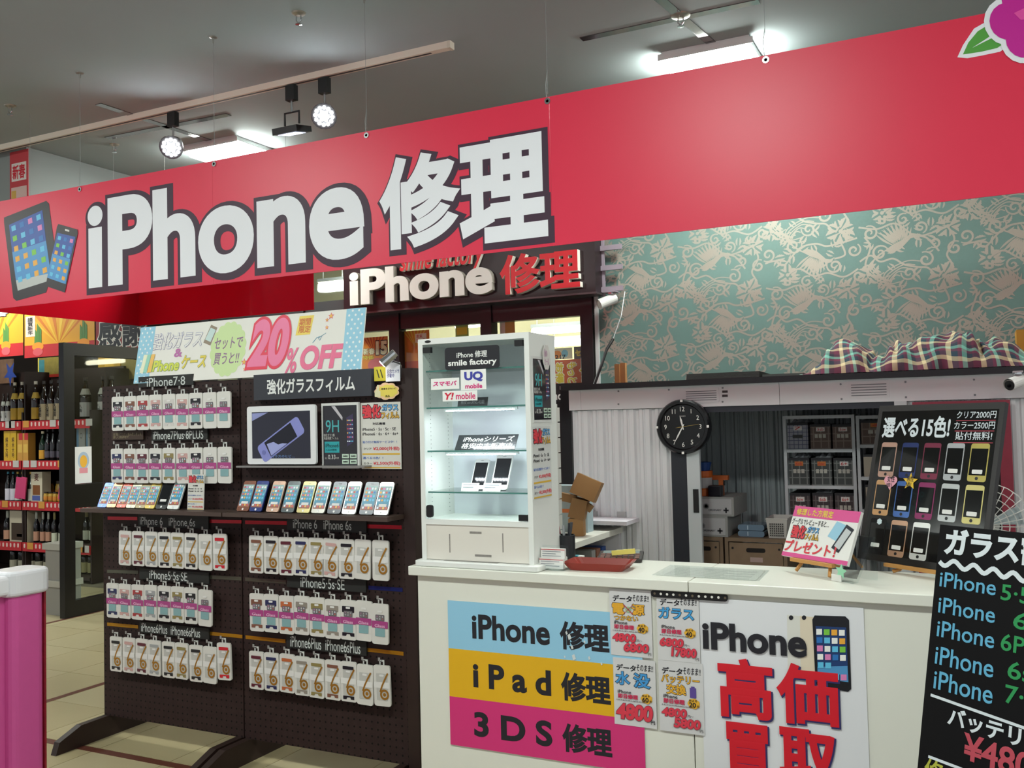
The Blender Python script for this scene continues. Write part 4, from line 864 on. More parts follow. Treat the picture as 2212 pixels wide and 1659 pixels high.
# ---- long paper sign on top of the stand
x0, z0 = at_y(289, 823, STY - .01); x1 = at_y(779, 792, STY - .01)[0]; z0 = S_T + .026; wS = x1 - x0; hS = .282
p = panel('sale_sign', 'long white paper sale sign with pink discount numerals on top of the stand', 'sign', x0, z0 - .02, wS, hS, STY - .012, C('#dedbd3', .55), t=.006, tilt=10)
BLU = C('#8fc0d4', .5)
for s in (0, 1):
    us = (0, .075) if s == 0 else (.925, 1)
    rect(p, us[0], 0, us[1], 1, BLU, 1, 'blue_edge'); w, h = PD[p]; mb = MB()
    for i in range(3):
        for j in range(14):
            xx = (us[0] + (i + .5 + .5 * (j % 2)) * .025) * w; zz = (j + .5) / 14 * h
            if us[0] * w + .005 < xx < us[1] * w - .004: mb.prism(circle(xx, zz, .0055, 8), -.0013, -.0011)
    link('dots', mesh_of(mb, C('#dfe3e2', .5), 'dots'), p)
txt(p, '強化ガラス', .075, .14, .31, .43, C('#dedbd3', .5), .012, shear=.15, outline=(C('#8b8bb0', .5), .025), lift=3); txt(p, '&', .185, .43, .225, .58, C('#b0639b', .5), .03, lift=2)
txt(p, 'iPhone', .075, .62, .215, .81, C('#c9cf4c', .5), .03, shear=.15, outline=(C('#7f9a55', .5), .03), lift=3); txt(p, 'ケース', .225, .56, .34, .79, C('#d9c24a', .5), .03, shear=.15, outline=(C('#8fa067', .5), .025), lift=3)
shape(p, scallop(.435 * w, .50 * h, .082 * w, .47 * h, 16, .07), C('#c2d69a', .5), 1, 'green_cloud', False)
txt(p, 'セットで', .372, .30, .50, .50, C('#8b6a8a', .5), .012, shear=.1, lift=2); txt(p, '買うと!!', .375, .56, .49, .76, C('#8b6a8a', .5), .012, shear=.1, lift=2)
txt(p, '20', .53, .05, .70, .84, C('#e2759a', .5), .045, shear=.15, outline=(C('#d9344c', .5), .05), lift=4); txt(p, '%', .695, .56, .745, .97, C('#de6a8c', .5), .02, shear=.15, lift=3); txt(p, 'OFF', .755, .54, .925, .93, C('#de6a8c', .5), .045, shear=.12, lift=3)
shape(p, [(.725, .36), (.785, .36), (.795, .05), (.735, .05)], C('#e2c855', .5), 1, 'yellow_patch'); txt(p, '期間\n限定', .735, .09, .785, .33, C('#c96a3a', .5), .02, shear=.1, lift=2)
for u, v, R in ((.865, .09, .017), (.85, .15, .011), (.852, .27, .011), (.515, .74, .018), (.522, .86, .012)): shape(p, star(u * w, (1 - v) * h, R, R * .45), C('#d9677a', .5), 2, 'star_print', False); shape(p, star(u * w, (1 - v) * h, R * .6, R * .3), C('#e0b24a', .5), 3, 'star_print', False)
shape(p, [(.318, .36), (.352, .42), (.375, .12), (.345, .06)], C('#8a7a66', .4), 2, 'phone_print'); shape(p, [(.325, .31), (.352, .36), (.370, .16), (.345, .11)], C('#bcd0cc', .4), 3, 'phone_print')
for u, c in ((.025, '#dfe0c0'), (.042, '#8fc7b4'), (.062, '#e0b25a')): shape(p, [(u, .82), (u + .018, .82), (u + .030, .50), (u + .012, .50)], C(c, .5), 4, 'case_print')
w2 = MB().tube([(.80 * w, -.001, .5 * h), (.815 * w, -.001, .58 * h), (.835 * w, -.001, .60 * h), (.828 * w, -.001, .53 * h), (.82 * w, -.001, .57 * h), (.85 * w, -.001, .64 * h)], .0012, 4); part('ribbon_print', w2, C('#5f9fb8', .5), p, local=True)
part('backing', MB().box(.03, .0065, 0, .05, .03, hS * .9).box(wS - .05, .0065, 0, wS - .03, .03, hS * .9), C('#b9ad98', .6), p, local=True)
# ================================================================== COUNTER
CT = .95; CX0, CX1, CY0, CY1 = -1.975, 1.3, 3.06, 3.47
cw = C('#dcdbd0', .4, noise=.03, nscale=4); JX = at_y(1494, 1400, CY0 + .02)[0]
for a, b, label in ((CX0 + .03, JX - .0015, 'white counter cabinet faced with a three-coloured sign'), (JX + .0015, CX1 - .02, 'white counter cabinet faced with a big red-lettered poster')):
    t = thing('counter_cabinet', MB().box(a, CY0 + .02, .0, b, CY1 - .02, CT - .036), cw, label, 'counter'); bevel(t, .002)
    part('kick_board', MB().box(a + .01, CY0 + .014, .0, b - .01, CY0 + .019, .08), C('#b9b7ac', .5), t)
for a, b, label in ((CX0, JX - .001, 'white counter top slab under the glass display case'), (JX + .001, CX1, 'white counter top slab under the easels')):
    t = thing('worktop', MB().box(a, CY0, CT - .035, b, CY1, CT), cw, label, 'counter top'); bevel(t, .003)
FY = CY0 + .019
# ---- three-colour sign
x0, z1 = at_y(968, 1296, FY); x1 = at_y(1386, 1330, FY)[0]; z0 = at_y(974, 1607, FY)[1]
w, h = x1 - x0, z1 - z0
p = panel('service_sign', 'three-banded blue, yellow and pink service sign on the counter front', 'sign', x0, z0, w, h, FY - .004, C('#cfcdc4', .5), t=.0035)
for v0, v1, c, s in ((0, 1 / 3, '#8fc2dc', 'iPhone'), (1 / 3, 2 / 3, '#dca918', 'i P a d'), (2 / 3, 1, '#cf2f74', '3 D S')):
    rect(p, 0, v0, 1, v1 + (0 if v1 == 1 else 0), C(c, .4), 1, 'colour_band'); c0 = (v0 + v1) / 2
    txt(p, s, .135, c0 - .085, .55, c0 + .085, INK, .035 if s != 'iPhone' else .03, lift=2); txt(p, '修理', .60, c0 - .088, .845, c0 + .10, INK, .035, lift=2)
# worn white scratches
wr = C('#cfd3d2', .6)
for u, v, s in ((.64, .17, .02), (.655, .24, .014), (.66, .30, .02), (.63, .15, .012), (.72, .2, .01), (.74, .30, .012), (.62, .31, .008), (.80, .33, .01)): shape(p, [(u, v), (u + s * .6, v - s * .5), (u + s, v + s), (u + s * .3, v + s * 1.6)], wr, 4, 'worn_patch')
# ---- four price posters
RDP = C('#d2384a', .5); PP = C('#cdcbcb', .45)
def price_poster(l, t, r, b, label, title, tcol, mins, price):
    p = panel_px('price_poster', label, 'poster', l, t, r, b, FY - .006, PP, t=.001)
    txt(p, 'データ', .08, .09, .55, .19, INK, .03, shear=.1); txt(p, 'そのまま!!', .56, .07, .95, .17, INK, .012, shear=.1)
    for s, u0, v0, u1, v1 in title: txt(p, s, u0, v0, u1, v1, C(tcol, .5), .032, outline=(INK, .03), lift=3)
    txt(p, 'iPhone', .10, .475, .42, .525, INK, .012, lift=4); txt(p, '即日修理', .10, .53, .58, .60, C('#c22a50', .5), .04, lift=4); txt(p, '4·4s·5·5s·5c·SE·6·6plus·6s·6splus', .06, .615, .8, .635, INK, 0, lift=4)
    w, h = PD[p]; shape(p, scallop(.78 * w, .43 * h, .14 * w, .075 * h, 7, .12), C('#e0a92f', .5), 4, 'minutes_badge', False); txt(p, str(mins), .68, .55, .83, .62, INK, .02, lift=6); txt(p, '分', .85, .58, .90, .62, INK, .0, lift=6); txt(p, 'およそ', .68, .51, .86, .54, INK, 0, lift=6)
    if len(price) == 1: txt(p, price[0], .05, .67, .92, .91, RDP, .05, outline=(C('#5a2030', .5), .02), lift=5, shear=.1); txt(p, '円', .87, .88, .96, .94, INK, .02, lift=6)
    else:
        txt(p, price[0], .05, .66, .62, .79, RDP, .05, outline=(C('#5a2030', .5), .02), lift=4, shear=.1); txt(p, '円～', .64, .735, .77, .77, INK, .01, lift=6)
        txt(p, price[1], .32, .79, .92, .93, RDP, .05, outline=(C('#5a2030', .5), .02), lift=6, shear=.1); txt(p, '円', .9, .92, .97, .96, INK, .01, lift=7)
    return p
p = price_poster(1318, 1274, 1408, 1418, 'price poster titled in yellow with crossed-out power symbol', [('電', .06, .21, .36, .38), ('源', .53, .21, .84, .38), ('つかない', .1, .39, .68, .47)], '#dba22c', 40, ('4800', '6800'))
shape(p, circle(.45 * PD[p][0], .7 * PD[p][1], .07 * PD[p][0], 16), C('#8fb58a', .5), 3, 'power_symbol', False)
for a in (1, -1): shape(p, [(.45 - .11 * a - .012, .23), (.45 - .11 * a + .012, .225), (.45 + .11 * a + .012, .365), (.45 + .11 * a - .012, .37)], C('#b2343c', .5), 4, 'red_cross')
price_poster(1420, 1282, 1511, 1429, 'price poster with blue title and purple glass shards', [('ガラス', .04, .21, .88, .38)], '#3f97cf', 40, ('6800', '17800'))
price_poster(1326, 1424, 1417, 1569, 'price poster with blue title and a dark water drop', [('水', .05, .20, .40, .40), ('没', .48, .20, .88, .42)], '#3f8fca', 60, ('4800',))
p = price_poster(1424, 1430, 1520, 1583, 'price poster with yellow title and a purple battery', [('バッテリー', .06, .19, .92, .31), ('交換', .17, .32, .62, .47)], '#dba22c', 20, ('4800', '5800'))
rect(p, .70, .35, .84, .49, C('#5a4590', .5), 3, 'battery_print'); rect(p, .73, .33, .81, .35, C('#5a4590', .5), 3, 'battery_print')
# ---- large poster
x0, z1 = at_y(1511, 1305, FY); x1 = at_y(1866, 1330, FY)[0]; z1 = at_y(1690, 1302, FY)[1]; w, h = x1 - x0, z1 - .22
p = panel('buying_poster', 'large white poster with red characters and a black phone picture', 'poster', x0, .22, w, h, FY - .003, C('#dcdcdf', .4), t=.0022)
def qu(px, py): x, z = at_y(px, py, FY - .003); return (x - x0) / w, 1 - (z - .22) / h
def qt(s, l, r, t, b, m, **k): return txt(p, s, qu(*l)[0], qu(*t)[1], qu(*r)[0], qu(*b)[1], m, **k)
NV = C('#2d2a5e', .5); RD2 = C('#cf1528', .45)
for s, l, r, t, b in (('高', 1552, 1670, 1422, 1552), ('価', 1678, 1812, 1434, 1566), ('買', 1560, 1672, 1562, 1690), ('取', 1684, 1812, 1575, 1702)):
    qt(s, (l, (t + b) / 2), (r, (t + b) / 2), ((l + r) / 2, t), ((l + r) / 2, b), RD2, bold=.034, outline=(NV, .008), oshift=(.004, -.004), lift=8)
qt('iPhone', (1518, 1370), (1743, 1390), (1590, 1347), (1640, 1412), INK, bold=.035, lift=8)
def qp(pts, m, lift, name='phone_print'): return shape(p, [qu(*q) for q in pts], m, lift, name)
qp([(1700, 1328), (1745, 1332), (1745, 1460), (1702, 1450)], C('#d6d4cc', .4), 1); qp([(1728, 1330), (1770, 1334), (1770, 1465), (1730, 1455)], C('#d9cbb4', .4), 2)
for a in (1709, 1737): qp([(a + 5 * math.cos(t * .63), 1334 + 5 * math.sin(t * .63)) for t in range(10)], INK, 3)
qp([(1760, 1329), (1826, 1331), (1834, 1339), (1839, 1488), (1832, 1494), (1768, 1482), (1762, 1476), (1755, 1338)], C('#17181f', .3), 4); qp([(1762, 1352), (1828, 1355), (1833, 1473), (1767, 1464)], C('#1d3a6c', .3), 5); qp([(1766, 1440), (1831, 1438), (1833, 1473), (1767, 1464)], C('#4f8fc0', .3), 6)
mb = MB()
for i in range(4):
    for j in range(6):
        if j == 4 and i > 1: continue
        cx_, cy_ = 1770 + i * 16.3 + j * .8, 1364 + j * 18 + (6 if j == 5 else 0) + i * .8; a = 6.2
        q = [qu(cx_ - a, cy_ + a), qu(cx_ + a, cy_ + a), qu(cx_ + a, cy_ - a), qu(cx_ - a, cy_ - a)]; link('app_icon', mesh_of(MB().prism([(u * w, (1 - v) * h) for u, v in q], -.0048, -.0045), ICOL[(i * 3 + j * 5) % 8] if (i + j) % 3 else WHITE, 'app_icon'), p)
# ---- perforated steel strap at the counter joint
x0, z0, x1, z1 = rect_y(1404, 1271, 1570, 1282, CY0 - .001); sl = (at_y(1570, 1284, CY0)[1] - at_y(1404, 1274, CY0)[1])
zc = CT - .046
p = panel('joining_strap', 'black perforated metal strap screwed across the counter joint', 'strap', x0, zc - .0135, x1 - x0, .024, FY - .0106, C('#1d1b1d', .4, .3), t=.003, r=.010)
for i in range(12): shape(p, circle((i + .6) / 12 * PD[p][0], .012, .0042, 10), C('#d9d6cf', .4) if i not in (0, 4, 6, 11) else C('#6b5f50', .4, .5), 1, 'strap_hole', False)

# ================================================================== GLASS DISPLAY CASE
KX0, KX1, KY0, KY1, KZ0, KZ1 = -1.935, -1.458, 3.10, 3.335, .972, 1.822
kw = C('#dedfda', .4); t = empty('display_case', 'tall white countertop display case with glass door and lit glass shelves', 'display case', ((KX0 + KX1) / 2, 3.22, CT))
bevel(part('plinth', MB().prism_z(rr(KX0 - .02, CY0 + .008, KX1 + .03, KY1 + .02, .02), CT + .0005, KZ0), kw, t), .004)
part('side', MB().box(KX0, KY0, KZ0, KX0 + .02, KY1, KZ1), kw, t); part('side', MB().box(KX1 - .02, KY0, KZ0, KX1, KY1, KZ1), kw, t)
part('top', MB().box(KX0 + .02, KY0, KZ1 - .022, KX1 - .02, KY1, KZ1), kw, t); part('floor_board', MB().box(KX0 + .02, KY0, KZ0 + .135, KX1 - .02, KY1 - .012, KZ0 + .155), kw, t)
part('back_panel', MB().box(KX0 + .02, KY1 - .012, KZ0, KX1 - .02, KY1 - .002, KZ1 - .022), C('#d3d6de', .45), t)
fp = part('front_panel', MB().box(KX0 + .02, KY0 + .004, KZ0 + .002, KX1 - .02, KY0 + .018, KZ0 + .135), C('#d9d3c9', .45), t)
for x, z, a, b in ((KX0 + .12, KZ0 + .03, .004, .07), (KX1 - .13, KZ0 + .04, .004, .07), (KX0 + .21, KZ0 + .105, .05, .008), (KX0 + .23, KZ0 + .02, .07, .008)): part('glue_residue', MB().box(x, KY0 + .003, z, x + a, KY0 + .0039, z + b), C('#8f8983', .8, noise=.4, nscale=90), t)
part('floor_label', MB().box(KX0 + .10, CY0 + .03, KZ0 + .0003, KX0 + .33, CY0 + .07, KZ0 + .0008), C('#9c9a95', .5, noise=.3, nscale=60), t)
shz = [at_y(1025, y, KY0 + .03)[1] for y in (798, 879, 974, 1064)]
led = C('#f2f6ff', .5, emit=95)
for i, z in enumerate(shz):
    s = part('glass_shelf', MB().box(KX0 + .022, KY0 + .02, z - .003, KX1 - .022, KY1 - .014, z + .003), GLASS, t)
    part('shelf_edge', MB().box(KX0 + .022, KY0 + .0185, z - .003, KX1 - .022, KY0 + .02, z + .003), GEDGE, s)
    if i in (1, 2):
        part('led_strip', MB().box(KX0 + .10, KY0 + .022, z - .012, KX1 - .065, KY0 + .032, z - .0035), C('#dfe6ea', .4), s); mb = MB()
        for k in range(22): mb.box(KX0 + .107 + k * .0135, KY0 + .0215, z - .0145, KX0 + .113 + k * .0135, KY0 + .031, z - .0121)
        part('led_diodes', mb, led, s, kind='stuff')
part('glass_door', MB().box(KX0 + .021, KY0 + .002, KZ0 + .157, KX1 - .021, KY0 + .006, KZ1 - .024), GLASS, t)
for x, z in ((KX0 + .024, KZ1 - .055), (KX1 - .058, KZ1 - .05), (KX1 - .058, KZ0 + .158)): part('hinge', MB().box(x, KY0 - .003, z, x + .034, KY0 + .012, z + .022), BLACK, t)
part('door_lock', MB().prism(rr(KX0 + .027, KZ0 + .162, KX0 + .055, KZ0 + .21, .01), KY0 - .008, KY0 + .002), BLACK, t)
mb = MB()
for k in range(40):
    for x in (KX0 + .0201,): mb.cyl((x, KY0 + .05, KZ0 + .17 + k * .016), (x + .0006, KY0 + .05, KZ0 + .17 + k * .016), .002, n=6).cyl((x, KY1 - .05, KZ0 + .17 + k * .016), (x + .0006, KY1 - .05, KZ0 + .17 + k * .016), .002, n=6)
part('pin_holes', mb, C('#7d8480', .6), t, kind='stuff')
badge = part('badge', MB().prism([(KX0 + .045 + .014 * math.cos(a * .4), KZ1 - .011 + .005 * math.sin(a * .4)) for a in range(16)], KY0 - .001, KY0), BLACK, t)
GY = KY0 - .0005
def gpanel(gl, gt, gr, gb, label, m, name='window_sticker', cat='sticker', **k): return panel_px(name, label, cat, gl, gt, gr, gb, GY, m, t=.0008, **k)
p = gpanel(961, 748, 1079, 797, 'black shop name sticker on the display case glass', C('#17171a', .25, coat=.4), r=.012); txt(p, 'iPhone 修理', .22, .2, .78, .5, WHITE, .015); txt(p, 'smile factory', .06, .56, .95, .9, WHITE, .03)
p = gpanel(931, 817, 992, 841, 'white sticker with pink katakana on the display case glass', WHITE, ); txt(p, 'スマモバ', .07, .25, .92, .7, C('#d22a78', .5), .04, shear=.15)
p = gpanel(995, 798, 1050, 842, 'white sticker with blue capital letters on the display case glass', WHITE); txt(p, 'UQ', .15, .1, .88, .6, C('#3b3f9a', .5), .05); txt(p, 'mobile', .18, .7, .85, .93, C('#d22a78', .5), .03)
p = gpanel(956, 844, 1031, 866, 'white sticker with red letters lowest on the case glass', WHITE); txt(p, 'Y!', .06, .15, .33, .85, C('#cf1f3c', .5), .03, shear=.2); txt(p, 'mobile', .39, .2, .95, .85, C('#d22a6a', .5), .02)
# ---- things standing on the glass shelves
KYM = KY0 + .10
z = shz[1] + .0035
p = panel('shelf_plate', 'small black plate with faint writing on the second glass shelf', 'sign', at_y(988, 870, KY0 + .06)[0], z, .13, .035, KY0 + .06, C('#1c1e22', .4), t=.002, tilt=15); txt(p, '格安sim対応可能', .1, .3, .9, .75, C('#8f9296', .5), 0)
x0, _, x1, _ = rect_y(987, 938, 1116, 969, KYM); z = shz[2] + .0035
p = panel('shelf_sign', 'slanted black sign with white italic writing on the middle shelf', 'sign', x0, z, x1 - x0, .068, KYM - .02, C('#2a2d30', .25, coat=.5), t=.003, tilt=35); txt(p, 'iPhoneシリーズ', .1, .1, .95, .48, WHITE, .015, shear=.15); txt(p, '格安中古販売中', .1, .56, .95, .95, WHITE, .015, shear=.15)
z = shz[3] + .0035
for bx_, h, fc in ((1030, .128, 0), (1077, .148, 1)):
    x = at_y(bx_, 1060, KYM)[0]; p = phone(x, KYM, z + .003, h, '#dcdcd8', ('bigger' if fc else 'smaller') + ' white second-hand phone leaning on the lowest glass shelf', tilt=26, off=True, sticker=False)
    q = panel('price_card', 'white price card in front of the %s second-hand phone' % ('bigger' if fc else 'smaller'), 'card', x - .045, z, .075, .032, KYM - .045, WHITE, t=.0015, tilt=20); rect(q, .08, .2, .9, .3, C('#8a8f94', .5)); rect(q, .08, .5, .7, .6, C('#8a8f94', .5))
# ---- posters on the case's outer side (facing the desk)
def side_panel(py_top, py_bot, label, px0=1151, px1=1191, y0=None):
    ya = at_x(px0, (py_top + py_bot) / 2, KX1 + .004)[0]; yb = at_x(px1, (py_top + py_bot) / 2, KX1 + .004)[0]; z1_ = at_x((px0 + px1) / 2, py_top, KX1 + .004)[1]; z0_ = at_x((px0 + px1) / 2, py_bot, KX1 + .004)[1]
    return panel('side_poster', label, 'poster', KX1 + .0035, z0_, yb - ya, z1_ - z0_, ya, C('#d0d0cc', .35), t=.0025, yaw=90)
p = side_panel(771, 913, 'black glass-film poster on the side of the display case'); film_poster(p)
p = side_panel(921, 1076, 'white price poster low on the side of the display case'); price_sheet(p)
y_, z_ = at_x(1184, 775, KX1 + .009)
p = panel('cloud_sticker', 'crumpled white cloud sticker at the top of the case side', 'sticker', KX1 + .0095, z_ - .045, .07, .10, y_ - .05, C('#cfcac4', .5), t=.0015, yaw=90, poly=scallop(.035, .05, .035, .05, 8, .1)); txt(p, '秋の\nセール', .2, .2, .8, .8, C('#b98ea8', .5), .01)

# ================================================================== THINGS ON THE COUNTER TOP
Z = CT + .0008
def rpoly(poly, k): cx_ = sum(q[0] for q in poly) / len(poly); cy_ = sum(q[1] for q in poly) / len(poly); return [(cx_ + (x - cx_) * k[0], cy_ + (y - cy_) * k[1]) for x, y in poly]
# red tray
x, y = at_z(1296, 1228, Z); L, Wt = .245, .15; mb = MB(); yaw = math.radians(4)
out = [(-.5, -.28), (-.28, -.5), (.28, -.5), (.5, -.28), (.5, .28), (.28, .5), (-.28, .5), (-.5, .28)]
out = rr(-.5, -.5, .5, .5, .10, 3)
rings = [(.80, 0), (1.0, .028), (.985, .028), (.79, .004)]; vs = []; n = len(out)
for s, zz in rings: vs += [(x + (px_ * L * math.cos(yaw) - py_ * Wt * math.sin(yaw)) * s, y + (px_ * L * math.sin(yaw) + py_ * Wt * math.cos(yaw)) * s, Z + zz) for px_, py_ in out]
mb.add(vs, [(k * n + i, k * n + (i + 1) % n, (k + 1) * n + (i + 1) % n, (k + 1) * n + i) for k in range(3) for i in range(n)] + [tuple(range(n - 1, -1, -1)), tuple(range(3 * n, 4 * n))])
tr = thing('cash_tray', mb, C('#8c2f24', .35), 'shallow rust-red cash tray on the white counter', 'tray')
part('inner_mat', MB().prism_z([(x + (px_ * L * math.cos(yaw) - py_ * Wt * math.sin(yaw)) * .72, y + (px_ * L * math.sin(yaw) + py_ * Wt * math.cos(yaw)) * .72) for px_, py_ in out], Z + .0045, Z + .0055), C('#7a271e', .6), tr)
# calculator
x, y = at_z(1345, 1209, Z); R = (math.radians(9), 0, math.radians(14)); 
t = link('calculator', mesh_of(MB().box(-.085, -.055, 0, .085, .055, .014), C('#35302e', .4), 'calculator'), None, (x - .0, y - .02, Z + .009), R); props(t, 'dark desk calculator lying behind the red tray', 'calculator'); WM[t] = Matrix.Identity(4)
bevel(t, .004)
part('display', MB().box(-.07, .015, .0141, .07, .048, .0152), C('#7d8a88', .3), t, True); part('solar_strip', MB().box(-.02, .05, .0141, .07, .0545, .0165), C('#c9c6a8', .3), t, True); mb = MB()
for i in range(7):
    for j in range(3): mb.box(-.075 + i * .022, -.05 + j * .02, .0142, -.058 + i * .022, -.036 + j * .02, .018)
part('keys', mb, C('#6b4a42', .5), t, True, kind='stuff')
p = thing('yellow_eraser', MB().box(at_z(1313, 1212, Z + .03)[0] - .05, y - .055, Z + .0285, at_z(1313, 1212, Z + .03)[0] + .04, y - .045, Z + .046), C('#d8c766', .5), 'pale yellow plastic marker lying on the calculator', 'marker'); p.rotation_euler = (0, math.radians(-6), math.radians(10))
# pen cup
x, y = at_z(1215, 1211, Z); x += .012; y += .01
t = thing('pen_cup', MB().lathe([(.036, 0), (.036, .098), (.034, .1), (.034, .006), (0, .006)], 20, (x, y, Z)), C('#1b1c20', .4), 'round black pen cup full of pens beside the case', 'pen cup', smooth=False)
for i, (dx, dy, ax, c, nm) in enumerate(((-.012, .0, -.25, '#c9c9c6', 'white pen with red clip'), (.004, .008, .12, '#2b2c30', 'black pen'), (.012, -.006, .2, '#3a3b40', 'dark grey pen'), (.0, -.012, -.05, '#8d9092', 'silver pen'), (-.004, .012, .3, '#1c1d20', 'thick black marker'))):
    a = Vector((x + dx * .8, y + dy * .8, Z + .008)); b = Vector((x + dx * 1.2 + ax * .07, y + dy, Z + .135 + .006 * (i % 3)))
    q = thing('pen', MB().cyl(a, b, .0045 + .002 * (i == 4), n=8), C(c, .4), nm + ' standing in the black cup', 'pen'); d = (b - a).normalized()
    part('pen_cap', MB().cyl(b - d * .035, b + d * .002, .0056 + .002 * (i == 4), n=8), C('#b02a3a' if i == 0 else c, .35), q)
# business card rack
x, y = at_z(1192, 1229, Z); x += .012
t = empty('card_rack', 'clear acrylic rack of white business cards beside the case', 'card rack', (x, y, Z)); yaw_ = 0
part('holder', MB().box(x - .055, y + .012, Z, x + .05, y + .015, Z + .085).box(x - .055, y - .03, Z, x + .05, y + .012, Z + .004).box(x - .055, y - .03, Z, x + .05, y - .027, Z + .02), ACRYL, t)
for k, zz in enumerate((.006, .04)):
    q = part('card_stack', MB().box(x - .05, y - .026 + k * .016, Z + zz, x + .045, y - .012 + k * .016, Z + zz + .036), C('#dcdad6', .5), t); mb = MB()
    for a in range(3): mb.box(x - .044, y - .0266 + k * .016, Z + zz + .008 + a * .008, x + .03 - .02 * (a % 2), y - .0262 + k * .016, Z + zz + .0105 + a * .008)
    part('card_print', mb, C('#8d8f94', .6), q); part('red_rule', MB().box(x - .05, y - .0266 + k * .016, Z + zz + .031, x + .045, y - .0262 + k * .016, Z + zz + .0335), C('#b9383f', .5), q)
# teal eraser
x, y = at_z(1243, 1207, Z); thing('eraser', MB().box(x - .03, y - .012, Z, x + .015, y + .012, Z + .014), C('#3a9aa8', .5), 'teal and white eraser lying near the pen cup', 'eraser'); e_ = COL.objects[-1]
part('tip', MB().box(x + .0152, y - .0115, Z + .0004, x + .034, y + .0115, Z + .0136), C('#d5d4ce', .5), e_)
# paper under clear mat
q4 = [at_z(*q, Z) for q in ((1408, 1243), (1640, 1256), (1662, 1233), (1448, 1221))]
t = thing('desk_mat', MB().prism_z(q4, Z + .0012, Z + .0022), ACRYL, 'clear desk mat lying over a printed form', 'desk mat'); 
fm = thing('printed_form', MB().prism_z(rpoly(q4, (.93, .9)), Z, Z + .0008), C('#d6d5cb', .5), 'printed paper form under the clear mat', 'paper'); mb = MB(); xs = [q[0] for q in q4]; ys = [q[1] for q in q4]; xa, xb, ya, yb = min(xs) + .04, max(xs) - .04, min(ys) + .03, max(ys) - .03
for j in range(11): mb.box(xa, ya + j * (yb - ya) / 11, Z + .0008, xb - (.1 if j % 3 == 1 else 0), ya + j * (yb - ya) / 11 + .0022, Z + .0010)
part('form_lines', mb, C('#6f6f6c', .6), fm, kind='stuff')
# ---- yaw shared by the slanted boards
SLY = -36.0
def slanted(name, label, cat, px, py, z, w, h, m, tilt, t=.008, yaw=SLY, r=0, Zp=None):
    x, y = at_z(px, py, Zp or z); return panel(name, label, cat, x, z, w, h, y, m, t=t, tilt=tilt, yaw=yaw, r=r)
wd_ = C('#c08a4a', .5, noise=.2, nscale=20)
def easel(bx, by, w, label, yaw=SLY, zt=.05, h=.2, tl=18, bt=.013):
    t = empty('wooden_easel', label, 'easel', (bx, by, Z), (0, 0, math.radians(yaw)))
    part('ledge', MB().box(-w / 2, -.012, zt - .012, w / 2, .026, zt), wd_, t, True)
    tt = math.tan(math.radians(tl)); Yb = lambda z: bt + .009 + max(0, z - zt) * tt
    for s in (-1, 1): part('leg', MB().tube([(s * w * .40, -.004, .006), (s * w * .34, .012, zt - .018), (s * w * .32, Yb(zt), zt + .002), (s * w * .2, Yb(h), h)], .006, 6), wd_, t, True)
    part('back_leg', MB().tube([(0, .16 + h * tt, .006), (0, Yb(h) + .008, h)], .005, 6), wd_, t, True); part('cross_bar', MB().box(-w * .22, Yb(h) + .007, h - .02, w * .22, Yb(h) + .013, h - .008), wd_, t, True); return t
# present card
ex, ey = at_z(1757, 1243, Z)
easel(ex, ey, .19, 'tiny wooden easel holding the pink-striped gift card', h=.16, tl=24)
c_, s_ = math.cos(math.radians(SLY)), math.sin(math.radians(SLY)); gw, gh = .295, .185
gx, gy = ex - c_ * gw * .5, ey - s_ * gw * .5
p = panel('gift_card', 'white gift notice with pink stripes on a tiny wooden easel', 'sign', gx + .0, Z + .051, gw, gh, gy - .0, C('#dedcd6', .5), t=.012, tilt=24, yaw=SLY)
PKB = C('#cf4a88', .5)
rect(p, 0, 0, 1, .21, PKB); rect(p, 0, .92, 1, 1, PKB); txt(p, '修理した方限定', .05, .04, .62, .18, C('#d9c23a', .5), .02, lift=2); txt(p, 'グーグルでレビューすると…', .02, .24, .60, .36, INK, .01, lift=2)
txt(p, '強化', .06, .38, .28, .64, C('#c9303a', .5), .05, outline=(INK, .05), lift=4); txt(p, 'ガラス', .30, .38, .48, .50, C('#4f8fc0', .5), .04, outline=(INK, .05), lift=4); txt(p, 'フィルム', .29, .52, .50, .64, C('#cfa02e', .5), .04, outline=(INK, .05), lift=4)
txt(p, 'プレゼント！', .01, .67, .80, .90, C('#c9303a', .5), .03, lift=3)
shape(p, [(.62, .52), (.70, .22), (.90, .30), (.82, .62)], C('#8fbcd0', .4), 2, 'film_print'); shape(p, [(.72, .72), (.85, .26), (.97, .34), (.84, .80)], C('#23262e', .3), 3, 'phone_print'); shape(p, [(.755, .68), (.86, .33), (.945, .39), (.84, .74)], C('#b9bcbc', .3), 4, 'phone_print')
# acrylic phone holder with green star
x, y = at_z(1855, 1253, Z)
t = empty('acrylic_stand', 'clear acrylic stand with a black film sample and green star', 'stand', (x, y, Z), (0, 0, math.radians(SLY)))
part('slope', MB().add([(-.04, -.05, .001), (.04, -.05, .001), (.04, .04, .14), (-.04, .04, .14), (-.04, -.047, .001), (.04, -.047, .001), (.04, .043, .14), (-.04, .043, .14)], [(0, 1, 2, 3), (7, 6, 5, 4), (0, 4, 5, 1), (1, 5, 6, 2), (2, 6, 7, 3), (3, 7, 4, 0)]), ACRYL, t, True)
part('back', MB().box(-.04, .040, 0, .04, .043, .139), ACRYL, t, True); part('front_lip', MB().box(-.04, -.07, 0, .04, -.067, .018).box(-.04, -.07, 0, .04, -.05, .002), ACRYL, t, True)
part('film_sample', MB().add([(-.034, -.046, .012), (.034, -.046, .012), (.034, .036, .138), (-.034, .036, .138)], [(0, 1, 2, 3)]), C('#15171d', .1, alpha=.6), t, True)
